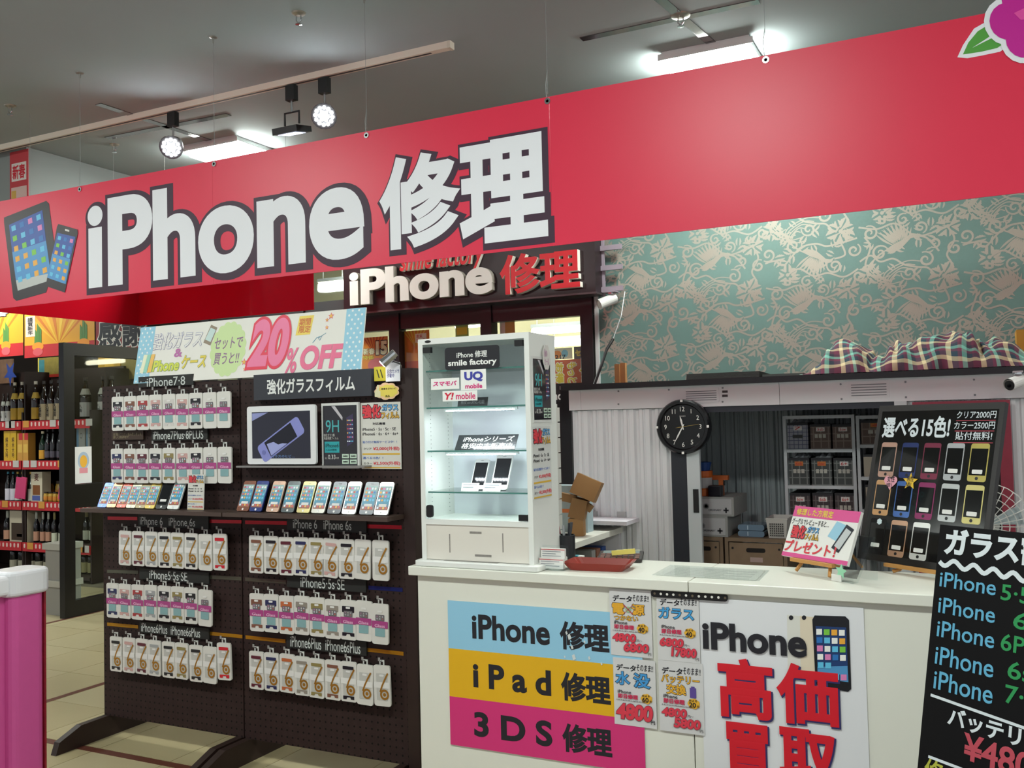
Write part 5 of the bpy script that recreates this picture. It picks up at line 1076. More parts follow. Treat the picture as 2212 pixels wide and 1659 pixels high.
st = star(-.005, .035, .024, .012, 5, 80); part('green_star', MB().prism(st, -.074, -.0725), C('#8fc9a4', .5), t, True); part('white_tag', MB().box(-.045, -.075, .0, -.004, -.0725, .022), C('#d8d6d0', .5), t, True)
# colour chart board on its easel
ex, ey = at_z(1985, 1258, Z); ey += .09; ex += .01
easel(ex, ey, .30, 'wooden easel carrying the black colour chart', zt=.032, h=.36, tl=15, bt=.02)
bw, bh = .49, .555
p = panel('colour_chart', 'black framed chart board with rows of coloured phone films', 'board', ex - c_ * bw * .56, Z + .033, bw, bh, ey - s_ * bw * .56, C('#1b1716', .4, noise=.2), t=.018, tilt=15, yaw=SLY)
rect(p, .035, .04, .965, .96, C('#0c0b0c', .12, coat=.5), 1, 'chalk_face')
CW = C('#cfd6da', .6)
txt(p, '選べる15色!', .06, .075, .62, .215, CW, .03, lift=2); txt(p, 'クリア2000円', .66, .05, .95, .095, CW, .01, lift=2); txt(p, 'カラー2500円', .65, .115, .95, .16, CW, .01, lift=2); txt(p, '貼付無料!', .67, .175, .94, .225, CW, .01, lift=2)
for v in (.105, .168, .238): rect(p, .66, v, .95, v + .005, C('#9a2f3f', .5), 2, 'red_underline')
fcol = [['#b59080', '#1f2f63', '#6f1e3a', '#9fa1a3', '#a3954a'], ['#c79a6c', '#3f62a0', '#7a1e52', '#a9abab', '#b5aa6a'], ['#101012', '#b58e74', '#d6d5d2', None, '#d8d6d0']]
for j in range(3):
    for i in range(5):
        c = fcol[j][i]
        if c is None: continue
        u = .075 + i * .181; v = .245 + j * .245; w_, h_ = PD[p]
        q = shape(p, rr(u * w_, (1 - v - .225) * h_, (u + .135) * w_, (1 - v) * h_, .008), C(c, .3, .3), 2, 'film_sample', False)
        rect(p, u + .008, v + .03, u + .127, v + .188, C('#08080a', .1, coat=.5), 3, 'film_window'); rect(p, u + .03, v + .155, u + .105, v + .18, LBL, 4, 'name_sticker', .003)
        shape(p, circle((u + .0675) * w_, (1 - v - .206) * h_, .0055, 12), C('#0c0c0e', .4), 3, 'button_hole', False)
w_, h_ = PD[p]
def heart(cx_, cz_, s): return [(cx_ + s * .062 * 16 * math.sin(t) ** 3 / 1, cz_ + s * .062 * (13 * math.cos(t) - 5 * math.cos(2 * t) - 2 * math.cos(3 * t) - math.cos(4 * t))) for t in [i * 2 * math.pi / 28 for i in range(28)]]
shape(p, heart(.20 * w_, .50 * h_, .028), C('#dd9aa8', .5), 6, 'pink_heart', False); txt(p, '女性\n№1', .17, .46, .235, .54, INK, .005, lift=7)
shape(p, star(.365 * w_, .51 * h_, .031, .014), C('#e0b52c', .5), 6, 'yellow_star', False); txt(p, '男性\n№1', .335, .455, .395, .525, INK, .005, lift=7)
shape(p, scallop(.155 * w_, .245 * h_, .011, .011, 6, .2), C('#cfdde2', .5), 6, 'white_flower', False)
# ================================================================== STEEL STORAGE SHED BEHIND THE COUNTER
SHY = 4.8; sh_w = C('#d0d1d3', .35, noise=.03, nscale=3); sh_g = C('#a4abae', .4); nav = C('#23252e', .4)
hx0, hx1 = at_y(1237, 860, SHY)[0], 2.0
hz1 = at_y(1690, 826, SHY)[1]; hz0 = at_y(1690, 874, SHY)[1]
ox0, ox1 = at_y(1515, 1000, SHY)[0], at_y(1950, 1000, SHY)[0]
shed = empty('storage_shed', 'white steel storage shed with ribbed sliding door half open', 'shed', ((hx0 + hx1) / 2, SHY, 0))
fj = at_y(1686, 850, SHY)[0]
for a, b in ((hx0 - .01, hx0 + .06), (hx0 + .061, fj - .001), (fj + .001, hx1)): part('fascia', MB().box(a, SHY - .03, hz0, b, SHY, hz1), sh_w, shed)
part('roof', MB().box(hx0 - .05, SHY - .05, hz1 + .0005, hx1, 5.66, hz1 + .03), C('#2a2a2e', .35), shed)
def ribs(x0, x1, z0, z1, y, pitch=.075, d=.014, t=.003):
    mb = MB(); pts = []; x = x0; k = 0
    while x < x1 - 1e-6:
        for f, dd in ((0, 0), (.12, d), (.26, d), (.38, 0), (.55, 0), (.60, d * .45), (.68, d * .45), (.73, 0)):
            if x + f * pitch <= x1: pts.append((x + f * pitch, y + dd))
        x += pitch
    pts.append((x1, y)); n = len(pts)
    mb.add([(a, b, z0) for a, b in pts] + [(a, b, z1) for a, b in pts], [(i, i + 1, i + 1 + n, i + n) for i in range(n - 1)])
    mb.add([(a, b + t, z0) for a, b in pts] + [(a, b + t, z1) for a, b in pts], [(i + n, i + 1 + n, i + 1, i) for i in range(n - 1)]); return mb
dxp = at_y(1453, 1000, SHY)[0]; dxq = at_y(1487, 1000, SHY)[0]
part('door_sheet', ribs(hx0 + .005, dxp, .06, hz0 - .002, SHY - .02, .088), sh_w, shed)
part('door_post', MB().box(dxp, SHY - .025, .06, dxq, SHY - .005, hz0), nav, shed)
dl = part('door_stile', MB().box(dxq + .001, SHY - .035, .06, ox0, SHY - .008, hz0), C('#b9bfc1', .35), shed)
x, z = at_y(1503, 1082, SHY - .036); part('door_handle', MB().box(x - .012, SHY - .041, z - .06, x + .016, SHY - .0352, z + .06), BLACK, dl)
part('lintel', MB().box(ox0, SHY - .02, hz0 - .03, ox1, SHY + .04, hz0 - .0005), nav, shed)
part('right_sheet', ribs(ox1, hx1, .06, hz0 - .002, SHY - .01, .06, .008), sh_w, shed); part('corner_post', MB().box(ox1 - .025, SHY - .03, .06, ox1 + .03, SHY - .011, hz0), C('#b9bcbe', .4), shed)
part('back_wall', ribs(hx0, hx1, .05, hz1, 5.58, .085, .02), sh_g, shed); part('side_wall', MB().box(hx0, SHY + .001, 0, hx0 + .01, 5.58, hz1), sh_w, shed); part('side_wall', MB().box(hx1 - .01, SHY + .001, 0, hx1, 5.58, hz1), sh_w, shed)
part('base', MB().box(hx0, SHY, 0, hx1, 5.62, .05), C('#55585c', .5), shed)
part('partition', MB().box(ox1 + .04, SHY + .02, .05, ox1 + .05, 5.57, hz0), sh_g, shed)
for l, t, r, b in ((1477, 838, 1553, 870), (1833, 822, 1921, 860)):
    x0, z0, x1, z1 = rect_y(l, t, r, b, SHY - .031)
    v = part('vent', MB().rrect(x0, z0, x1, z1, SHY - .033, SHY - .0302, .006, 2), C('#cdced0', .35), shed)
    for k in range(5): part('slot', MB().box(x0 + .012, SHY - .0338, z0 + .012 + k * (z1 - z0 - .02) / 5, x1 - .012, SHY - .0331, z0 + .016 + k * (z1 - z0 - .02) / 5), C('#6d7074', .5), v)
for px, py in ((1336, 845), (1336, 873), (1445, 842), (1561, 838), (1561, 868), (1816, 830), (1818, 862), (1956, 825), (1957, 858), (2104, 820), (2106, 853)):
    x, z = at_y(px, py, SHY - .031); part('screw', MB().cyl((x, SHY - .034, z), (x, SHY - .0302, z), .005, n=8), C('#75777a', .4, .6), shed)
for k in (0, 1):
    x, z = at_y(1566, 846 + 9 * k, SHY - .031); part('label_plate', MB().box(x - .014, SHY - .032, z - .006, x + .014, SHY - .0302, z + .006), C('#3a3233', .5), shed)
bp = thing('upright_board', MB().box(at_y(1213, 950, 4.9)[0], 4.9, 0, hx0 - .055, 4.93, hz1 + .01), C('#17151a', .4), 'tall black board standing between drawer tower and shed', 'board'); part('edge_cap', MB().box(at_y(1213, 950, 4.9)[0] - .002, 4.896, hz1 + .0105, hx0 - .053, 4.934, hz1 + .03), C('#8d8f92', .4), bp)
# ---- wall clock
CKY = SHY - .075; cx_, cz_ = at_y(1474, 922, CKY); R = .142
ck = empty('wall_clock', 'round black wall clock with white numerals on the shed', 'clock', (cx_, CKY, cz_ - R)); ck_c = (cx_, CKY, cz_)
part('case', MB().lathe([(R, .045), (R, .01), (R - .008, -.004), (R - .022, -.004), (R - .028, .008), (0, .008)], 48, ck_c, 'y'), C('#121114', .25), ck)
for a in range(4): x, z = cx_ + (R - .008) * math.sin(a * math.pi / 2), cz_ + (R - .008) * math.cos(a * math.pi / 2); part('rim_mark', MB().box(x - .006, CKY - .006, z - .006, x + .006, CKY - .0035, z + .006), WHITE, ck)
for n in range(1, 13):
    a = math.radians(n * 30); me, bb = text_mesh(str(n), .006, C('#d9d8d2', .5), 0); s = .034; x, z = cx_ + .092 * math.sin(a), cz_ + .092 * math.cos(a)
    link('numeral', me, ck, (x - (bb[0] + bb[2]) / 2 * s * .9 - cx_, .0073, z - (bb[1] + bb[3]) / 2 * s - cz_ + R), (0, 0, 0), (s * .9, 1, s))
me, bb = text_mesh('CASIO', .01, C('#b9b9b4', .5), 0); link('lettering', me, ck, (-.0155, .0073, R + .052), (0, 0, 0), (.011, 1, .009))
def hand(name, ang, L, w, y, c, back=.015):
    a = math.radians(ang); d = (math.sin(a), math.cos(a)); nrm = (d[1], -d[0]); P = lambda l, s: (cx_ + d[0] * l + nrm[0] * s, cz_ + d[1] * l + nrm[1] * s)
    part(name, MB().prism([P(-back, -w * .5), P(-back, w * .5), P(L * .55, w), P(L, 0), P(L * .55, -w)][::-1], y - .001, y), c, ck)
hand('hour_hand', 347, .06, .005, CKY + .006, C('#dcdcd8', .4)); hand('minute_hand', 209, .095, .004, CKY + .004, C('#dcdcd8', .4)); hand('second_hand', 262, .04, .001, CKY + .002, C('#b59a4a', .4), .09)
part('hanger', MB().cyl((cx_, CKY + .045, cz_ + .05), (cx_, SHY - .03, cz_ + .05), .006, n=8), C('#555555', .4), ck)
# ---- shelving racks inside
rk = C('#b3b5ba', .4)
def rack(l, r, Y, boards, label):
    x0, x1 = at_y(l, 950, Y)[0], at_y(r, 950, Y)[0]; zt = at_y((l + r) / 2, 897, Y)[1]; t = empty('shelf_rack', label, 'rack', (x0, Y, .05))
    for x in (x0, x1 - .016):
        for y in (Y, Y + .27): part('upright', MB().box(x, y, .0505, x + .016, y + .016, zt), rk, t)
    zs = []
    for py in boards: z = at_y((l + r) / 2, py, Y)[1]; zs.append(z); part('shelf_board', MB().box(x0 + .0165, Y + .001, z - .018, x1 - .0165, Y + .285, z), rk, t)
    part('top_board', MB().box(x0 + .0165, Y + .001, zt - .018, x1 - .0165, Y + .285, zt), rk, t); part('shelf_board', MB().box(x0 + .0165, Y + .001, .12, x1 - .0165, Y + .285, .14), rk, t); return zs
RKY = 5.22
zA = rack(1692, 1847, RKY, (970, 1049, 1130), 'pale steel rack holding three columns of fabric boxes'); zB = rack(1850, 1935, RKY, (960, 1030, 1101), 'pale steel rack holding beige fabric boxes')
def plaid(name, a, b, c, s):
    m, nt, bs = nodes_mat(name); tc = nt.nodes.new('ShaderNodeTexCoord'); sp = nt.nodes.new('ShaderNodeSeparateXYZ'); nt.links.new(tc.outputs['Object'], sp.inputs[0]); outs = []
    for k in (0, 2):
        q = nt.nodes.new('ShaderNodeMath'); q.operation = 'MULTIPLY'; q.inputs[1].default_value = s; nt.links.new(sp.outputs[k], q.inputs[0]); f = nt.nodes.new('ShaderNodeMath'); f.operation = 'FRACT'; nt.links.new(q.outputs[0], f.inputs[0])
        l = nt.nodes.new('ShaderNodeMath'); l.operation = 'LESS_THAN'; l.inputs[1].default_value = .14; nt.links.new(f.outputs[0], l.inputs[0]); outs.append(l.outputs[0])
    ad = nt.nodes.new('ShaderNodeMath'); ad.operation = 'MAXIMUM'; nt.links.new(outs[0], ad.inputs[0]); nt.links.new(outs[1], ad.inputs[1]); mx = nt.nodes.new('ShaderNodeMix'); mx.data_type = 'RGBA'; nt.links.new(ad.outputs[0], mx.inputs[0]); mx.inputs[6].default_value = lin(a); mx.inputs[7].default_value = lin(b); nt.links.new(mx.outputs[2], bs.inputs['Base Color']); bs.inputs['Roughness'].default_value = .8; return m
fb = {'grey': plaid('grey_check', '#3f4142', '#6f7270', '', 26), 'brown': plaid('brown_check', '#5f4f4a', '#7d6d66', '', 26), 'white': plaid('white_check', '#8f8f9a', '#4a4c66', '', 45), 'dark': plaid('dark_check', '#3a3033', '#5c5354', '', 26), 'beige': C('#9c9184', .8)}
def fabric_box(l, t, r, z, Y, kind, code, label, tagc='#c9c4c2', mid=True):
    x0, x1 = at_y(l, 950, Y)[0], at_y(r, 950, Y)[0]; z1 = at_y((l + r) / 2, t, Y)[1]
    o = thing('fabric_box', MB().box(x0 + .003, Y + .01, z + .0005, x1 - .003, Y + .24, z1), fb[kind], label, 'box'); w = x1 - x0 - .006; h = z1 - z
    X0, Yf = x0 + .003, Y + .01; tg = part('name_tag', MB().box(X0 + w * .3, Yf - .0015, z + h * .72, X0 + w * .72, Yf - .0003, z + h * .88), C(tagc, .6), o)
    me, bb = text_mesh(code, .01, C('#b02a2a', .5), .1); sx = w * .32 / (bb[2] - bb[0]); link('lettering', me, o, (-w * .5 + w * .35 - bb[0] * sx, -.117, h * .74), (0, 0, 0), (sx, 1, h * .12 / (bb[3] - bb[1])))
    if mid:
        for k in range(3): part('paper_slip', MB().box(X0 + w * (.22 + .2 * k), Yf - .0015, z + h * .45, X0 + w * (.37 + .2 * k), Yf - .0003, z + h * .6), C('#a9a49c', .6), o)
    else: part('handle_strap', MB().box(X0 + w * .25, Yf - .004, z + h * .42, X0 + w * .75, Yf - .0003, z + h * .55), BLACK, o)
    part('rim', MB().box(X0 - .001, Yf - .001, z1 - .012, X0 + w + .001, Yf + .231, z1 + .001), C('#1d1b22', .6), o); return o
bagm = C('#b9bcc2', .12, alpha=.55)
def bag_on(o_l, o_r, py, z1px, Y, n, where=''):
    x0, x1 = at_y(o_l, 950, Y)[0], at_y(o_r, 950, Y)[0]; z = at_y((o_l + o_r) / 2, z1px, Y)[1] + .0025; mb = MB(); rnd = random.Random(n); N = 9; vs = []
    for i in range(N):
        for j in range(5): vs.append((x0 + (x1 - x0) * i / (N - 1), Y + .03 + .04 * j, z + (.0 if j in (0, 4) or i in (0, N - 1) else rnd.uniform(.006, .024))))
    mb.add(vs, [(i * 5 + j, (i + 1) * 5 + j, (i + 1) * 5 + j + 1, i * 5 + j + 1) for i in range(N - 1) for j in range(4)]); return thing('plastic_bag', mb, bagm, 'crumpled clear plastic bag lying on the box tagged ' + where, 'bag', 'clear plastic bags on the fabric boxes')
cols = ((1700, 1746), (1749, 1795), (1797, 1844)); codes = (('7', '5sb', '5sw'), ('6sb', '6sw', '6+'), ('6sw', '6sb', '6s+'))
kinds = (('white', 'brown', 'brown'), ('grey', 'grey', 'grey'), ('dark', 'dark', 'dark'))
for j, (t_, ki) in enumerate(zip((917, 990, 1066), kinds)):
    for i, (l, r) in enumerate(cols):
        c = '#b5672a' if j == 1 and i < 2 else '#c9c4c2'
        where = ('top', 'middle', 'third')[j]
        label = '%s checked fabric box with code tag %s, %s board of the rack' % ({'white': 'white and navy', 'brown': 'brown', 'grey': 'dark grey', 'dark': 'dark brown'}[ki[i]], codes[j][i], where)
        fabric_box(l, t_ - (3 if i == 0 and j == 0 else 0), r, zA[j], RKY, ki[i], codes[j][i], label, c, not (i == 0 and j == 0))
        if (i, j) in ((0, 0), (0, 1), (1, 1), (1, 2)): bag_on(l + 8, r, 0, t_ - (3 if i == 0 and j == 0 else 0), RKY, i + 3 * j, codes[j][i] + ', ' + where + ' board')
fabric_box(1859, 908, 1932, zB[0], RKY, 'brown', '4s', 'brown fabric box wrapped in clear film on the beige rack', '#b5672a'); fabric_box(1862, 982, 1932, zB[1], RKY, 'beige', 'PLUS', 'beige fabric box with red tag and black strap', '#a8423a', False); fabric_box(1864, 1048, 1932, zB[2], RKY, 'beige', '6', 'plain beige fabric box lowest on its rack', '#9c9184', False)
# ---- cartons, crates and basket
CRY = 4.98
zc = at_y(1630, 1163, CRY)[1]
cr_w = C('#7a6652', .7, noise=.3, nscale=9)
def crate(l, r, z0, z1, label, plaque=True):
    x0, x1 = at_y(l, 1190, CRY)[0], at_y(r, 1190, CRY)[0]; t = empty('wooden_crate', label, 'crate', (x0, CRY, z0))
    part('top_board', MB().box(x0, CRY, z1 - .02, x1, CRY + .34, z1), cr_w, t); part('bottom_board', MB().box(x0, CRY, z0, x1, CRY + .34, z0 + .018), cr_w, t)
    for x in (x0, x1 - .018): part('side_board', MB().box(x, CRY, z0 + .0182, x + .018, CRY + .34, z1 - .0202), cr_w, t)
    d = part('drawer_front', MB().box(x0 + .022, CRY + .006, z0 + .022, x1 - .022, CRY + .02, z1 - .026), C('#836d57', .7, noise=.3, nscale=12), t); xm = (x0 + x1) / 2
    part('grip_hole', MB().rrect(xm - .05, z1 - .075, xm + .05, z1 - .052, CRY + .005, CRY + .0058, .011, 4), C('#15100e', .8), d)
    if plaque: part('plaque', MB().box(xm - .03, CRY + .0045, z1 - .125, xm + .035, CRY + .0055, z1 - .10), C('#a8928c', .6), d)
    for sx in (x0 + .04, x1 - .04):
        for sz in (z0 + .05, z1 - .055): part('bolt', MB().cyl((sx, CRY + .003, sz), (sx, CRY + .006, sz), .006, n=8), BLACK, d)
ch = (zc - .05) / 2
for k, nm in ((0, 'lower'), (1, 'upper')):
    crate(1566, 1700, .0505 + k * ch + .0005, .05 + (k + 1) * ch, '%s wooden crate with oval grip hole under the white basket' % nm, k == 1)
    crate(1470, 1562, .0505 + k * ch + .0005, .05 + (k + 1) * ch, '%s wooden crate under the pale storage boxes' % nm, False)
def carton2(l, t, r, b, z, label, top=None):
    x0, x1 = at_y(l, (t + b) / 2, CRY)[0], at_y(r, (t + b) / 2, CRY)[0]; h = at_y((l + r) / 2, t, CRY)[1] - at_y((l + r) / 2, b, CRY)[1]
    o = thing('storage_carton', MB().box(x0, CRY + .01, z, x1, CRY + .33, z + h), C('#8b8c8a', .7), label, 'box'); w = x1 - x0
    f = part('front_flap', MB().box(x0 + .012, CRY + .006, z + .01, x1 - .012, CRY + .0098, z + h - .01), C('#a5a4a6', .6), o)
    part('cross_mark', MB().box(x1 - .055, CRY + .005, z + .028, x1 - .027, CRY + .0058, z + .036).box(x1 - .045, CRY + .005, z + .018, x1 - .037, CRY + .0058, z + .046), INK, f)
    me, bb = text_mesh('ORDINARY', .02, C('#4a4a50', .5), 0); sx = .07 / (bb[2] - bb[0]); link('lettering', me, o, (w / 2 - .135, -.1655, .028), (0, 0, 0), (sx, 1, sx))
    part('grip_ring', MB().lathe([(.010, -.001), (.016, -.001), (.016, .0), (.010, .0), (.010, -.001)], 16, (x0 + w * .36, CRY + .0058, z + h * .52), 'y'), C('#7d7d80', .5), f); return z + h
zt = carton2(1486, 1112, 1571, 1156, zc + .0008, 'pale grey storage carton standing on a wooden crate'); zt = carton2(1492, 1067, 1584, 1108, zt + .0008, 'pale grey storage carton on top of another carton')
x, z = at_y(1522, 1050, CRY + .08)
t = thing('orange_tub', MB().lathe([(.05, 0), (.05, .035), (.046, .04), (.046, .10), (.05, .105), (.05, .135), (0, .135)], 18, (x - .01, CRY + .1, zt + .001)), C('#b5581c', .5), 'orange and white plastic tub on the storage carton', 'tub'); part('label', MB().lathe([(.0475, .042), (.0475, .098)], 18, (x - .01, CRY + .1, zt + .001)), C('#9c9c9e', .5), t)
thing('blue_cap', MB().lathe([(.03, 0), (.042, .045), (0, .05)], 14, (x - .005, CRY + .1, zt + .137)), C('#1f3f7a', .5), 'blue cap resting on the orange tub', 'cap')
x, z = at_y(1556, 1050, CRY + .1); t = thing('glue_gun', MB().box(x - .05, CRY + .11, zt + .085, x + .04, CRY + .14, zt + .11).box(x - .012, CRY + .112, zt + .001, x + .012, CRY + .138, zt + .085), C('#a4501c', .5), 'orange tool standing on its grip on the carton', 'tool'); part('trigger', MB().box(x + .0125, CRY + .12, zt + .055, x + .02, CRY + .13, zt + .08), BLACK, t)
thing('dark_case', MB().box(at_y(1532, 1050, CRY + .06)[0], CRY + .03, zt + .001, at_y(1560, 1050, CRY + .06)[0], CRY + .09, zt + .06), C('#17141c', .3), 'small dark glossy case on the storage carton', 'case'); o_ = COL.objects[-1]; bevel(o_, .006)
x0, x1 = at_y(1653, 1140, CRY)[0], at_y(1699, 1140, CRY)[0]; zb, bh_ = zc + .001, .10
bk = thing('plastic_basket', MB().add([(x0 + .012, CRY + .03, zb), (x1 - .008, CRY + .03, zb), (x1 - .008, CRY + .2, zb), (x0 + .012, CRY + .2, zb), (x0, CRY + .02, zb + bh_), (x1, CRY + .02, zb + bh_), (x1, CRY + .22, zb + bh_), (x0, CRY + .22, zb + bh_)], [(0, 3, 2, 1), (0, 1, 5, 4), (1, 2, 6, 5), (2, 3, 7, 6), (3, 0, 4, 7)]), C('#b5b3ae', .5), 'white perforated plastic basket on the wooden crate', 'basket'); bk.modifiers.new('wall', 'SOLIDIFY').thickness = .003
mb = MB()
for i in range(7):
    for j in range(6): xx, zz = x0 + .022 + i * (x1 - x0 - .045) / 6, zb + .014 + j * .012; mb.box(xx - .003, CRY + .0265 - .1 * (zz - zb) - .002, zz - .0035, xx + .003, CRY + .0285 - .1 * (zz - zb) - .002, zz + .0035)
part('holes', mb, C('#2f2b2c', .7), bk, kind='stuff'); part('rim', MB().tube([(x0, CRY + .02, zb + bh_), (x1, CRY + .02, zb + bh_), (x1, CRY + .22, zb + bh_), (x0, CRY + .22, zb + bh_), (x0, CRY + .02, zb + bh_)], .004, 6), C('#bdbbb6', .5), bk)
x0, x1 = at_y(1594, 1148, CRY + .05)[0], at_y(1651, 1148, CRY + .05)[0]
for k in range(2): t = thing('film_roll_pack', MB().rrect(x0, zc + .001 + k * .033, x1, zc + .032 + k * .033, CRY + .05, CRY + .2, .012, 3), C('#5f7488', .15), '%s clear blue plastic pack between cartons and basket' % ('lower', 'upper')[k], 'pack'); part('seal', MB().box(x0 + .05, CRY + .049, zc + .006 + k * .033, x0 + .055, CRY + .0498, zc + .028 + k * .033), C('#9fb4c4', .2), t)
# ---- maroon framed blackboard leaning at the shed
x0, x1 = at_y(1974, 960, 4.72)[0], at_y(2186, 960, 4.72)[0]; z1 = at_y(2080, 866, 4.72)[1]; mar = C('#7d1f33', .5, noise=.15)
t = empty('framed_board', 'tall maroon wooden framed blackboard leaning against the shed', 'board', (x0, 4.72, 0))
part('board', MB().box(x0 + .045, 4.73, .05, x1 - .045, 4.742, z1 - .045), C('#131214', .5), t)
for a in ((x0, 0, x0 + .05, z1), (x1 - .05, 0, x1, z1), (x0 + .0505, z1 - .05, x1 - .0505, z1), (x0 + .0505, .03, x1 - .0505, .08)): part('frame_rail', MB().box(a[0], 4.715, a[1], a[2], 4.748, a[3]), mar, t)
# ---- things on the shed roof
RZ = hz1 + .0305
def slab(l, r, Y0, Y1, h, label, z=RZ):
    xa, xb = at_y(l, 815, Y0)[0], at_y(r, 815, Y0)[0]; o = thing('foam_slab', MB().prism_x([(Y0, z), (Y1, z), (Y1 - .02, z + h * .8), (Y0 + .01, z + h)], xa, xb), C('#2a2b29', .9, bump=.8, bscale=60), label, 'slab'); part('edge_strip', MB().box(xa, Y0 - .003, z, xb, Y0 - .0005, z + .006), C('#474946', .6), o)
slab(1482, 1640, 4.86, 5.2, .035, 'thick black foam slab lying on the shed roof'); slab(1646, 1735, 4.90, 5.2, .018, 'thin black foam slab beside the thick one on the shed roof')
x, z = at_y(1339, 825, 5.0)
for k in range(2): thing('wood_offcut', MB().box(x - .03 + k * .0305, 5.0 + .01 * k, RZ, x - .001 + k * .0305, 5.03 + .01 * k, RZ + .115 + .006 * k), C('#b5814e', .6, noise=.2), '%s wood offcut standing upright on the shed roof' % ('shorter', 'taller')[k], 'wood')
x, z = at_y(1284, 838, 4.9); t = thing('cable_whip', MB().tube([(x, 4.9, RZ + .001), (x + .03, 4.93, RZ + .10), (x + .05, 4.98, RZ + .20), (x + .075, 5.02, RZ + .26)], .009, 8), BLACK, 'black cable end standing up on the shed roof corner', 'cable'); part('wire_tip', MB().tube([(x + .075, 5.02, RZ + .26), (x + .10, 5.1, RZ + .40), (x + .09, 5.2, RZ + .55)], .003, 5), C('#8d8f90', .4), t)
# plaid cloth heap
prof = [(1742, 813), (1762, 806), (1775, 782), (1790, 752), (1812, 743), (1832, 740), (1858, 744), (1880, 757), (1890, 778), (1902, 772), (1925, 752), (1950, 740), (1975, 744), (2000, 734), (2030, 723), (2070, 720), (2098, 724), (2115, 742), (2150, 735), (2185, 742), (2215, 765), (2260, 780), (2300, 800)]
CLY = 5.0; PX_ = [(at_y(a, b, CLY)[0], max(.008, at_y(a, b, CLY)[1] - RZ)) for a, b in prof]; NU, NV_ = 150, 34; vs, uv = [], []
def H(x):
    for (a, ha), (b, hb) in zip(PX_, PX_[1:]):
        if a <= x <= b: t = (x - a) / (b - a); t = t * t * (3 - 2 * t); return ha + (hb - ha) * t
    return .008
xa, xb = PX_[0][0], PX_[-1][0]
for i in range(NU + 1):
    x = xa + (xb - xa) * i / NU; h = H(x); wob = .5 + .5 * math.sin(x * 23 + 1.3 * math.sin(x * 9))
    for j in range(NV_ + 1):
        v = j / NV_; y = 4.80 + .45 * v; q = math.sin(math.pi * min(1, v * 1.12)) ** .75 if v * 1.12 < 1 else 0
        fold = .012 * math.sin(x * 70 + 9 * v + 3 * math.sin(x * 17)) * math.sin(math.pi * v) + .008 * math.sin(x * 31 - 14 * v)
        z = RZ + .004 + max(0, h * q + fold * min(1, h / .06) * (q > 0)); vs.append((x + .01 * math.sin(v * 9 + x * 20), y + .012 * math.sin(x * 40) * (1 - v), z)); uv.append((x * 1.25 + .02 * math.sin(v * 7), v * .62 + h * 1.6 * v))
mb = MB().add(vs, [(i * (NV_ + 1) + j, (i + 1) * (NV_ + 1) + j, (i + 1) * (NV_ + 1) + j + 1, i * (NV_ + 1) + j + 1) for i in range(NU) for j in range(NV_)])
m, nt, bs = nodes_mat('plaid_cloth'); tc = nt.nodes.new('ShaderNodeTexCoord'); sp = nt.nodes.new('ShaderNodeSeparateXYZ'); nt.links.new(tc.outputs['UV'], sp.inputs[0]); rs = []
for k in (0, 1):
    q = nt.nodes.new('ShaderNodeMath'); q.operation = 'MULTIPLY'; q.inputs[1].default_value = 6.5; nt.links.new(sp.outputs[k], q.inputs[0]); f = nt.nodes.new('ShaderNodeMath'); f.operation = 'FRACT'; nt.links.new(q.outputs[0], f.inputs[0])
    rp = nt.nodes.new('ShaderNodeValToRGB'); rp.color_ramp.interpolation = 'CONSTANT'; el = rp.color_ramp.elements; el[0].color = lin('#5a1634'); el[1].position = .22; el[1].color = lin('#c9b88f')
    for pos, c in ((.38, '#123040'), (.58, '#6a2440'), (.70, '#6fae9c'), (.84, '#201c2c')): z_ = el.new(pos); z_.color = lin(c)
    nt.links.new(f.outputs[0], rp.inputs[0]); rs.append(rp.outputs[0])
mx = nt.nodes.new('ShaderNodeMix'); mx.data_type = 'RGBA'; mx.inputs[0].default_value = .5; nt.links.new(rs[0], mx.inputs[6]); nt.links.new(rs[1], mx.inputs[7]); nt.links.new(mx.outputs[2], bs.inputs['Base Color']); bs.inputs['Roughness'].default_value = .85
cl = thing('plaid_cloth', mb, m, 'crumpled plaid cloth in maroon, teal and cream heaped on the shed roof', 'cloth', smooth=True)
ul = cl.data.uv_layers.new(name='UVMap')
for lp in cl.data.loops: ul.data[lp.index].uv = uv[lp.vertex_index]
x, z = at_y(2207, 755, 5.3); t = thing('yellow_box', MB().box(x - .02, 5.3, RZ, x + .3, 5.5, RZ + .20), C('#b5822a', .5), 'yellow cardboard box behind the plaid cloth', 'box'); part('flap', MB().box(x - .02, 5.3, RZ + .2002, x + .3, 5.45, RZ + .204), C('#a87826', .5), t)
# ---- security cameras
def sec_cam(base, axis, L, R, label, lens=True, drop=.03):
    t = empty('security_camera', label, 'security camera', base); b = Vector(base); a = Vector(axis).normalized(); c = b + Vector((0, 0, -drop)) + a * .02
    part('mount', MB().lathe([(.022, 0), (.022, -.008), (.008, -.014), (.008, -drop)][::-1], 14, base), CHROME, t)
    part('body', MB().cyl(c - a * L / 2, c + a * L / 2, R, n=18), C('#c2c0bc', .35, .3), t); part('sun_visor', MB().add(*[(lambda q: (q.v, q.f))(MB().cyl(c - a * L * .45 + Vector((0, 0, .004)), c + a * L * .56 + Vector((0, 0, .004)), R * 1.12, n=18, caps=False))][0]), C('#d0cfcb', .35), t)
    if lens: part('lens_plate', MB().cyl(c + a * L / 2, c + a * (L / 2 + .003), R * .92, n=18), C('#1a1a1e', .3), t); part('lens', MB().cyl(c + a * (L / 2 + .0031), c + a * (L / 2 + .007), R * .36, n=14), C('#0a0a10', .05), t)
    return t
x, z = at_y(2199, 806, SHY - .09); x2 = x
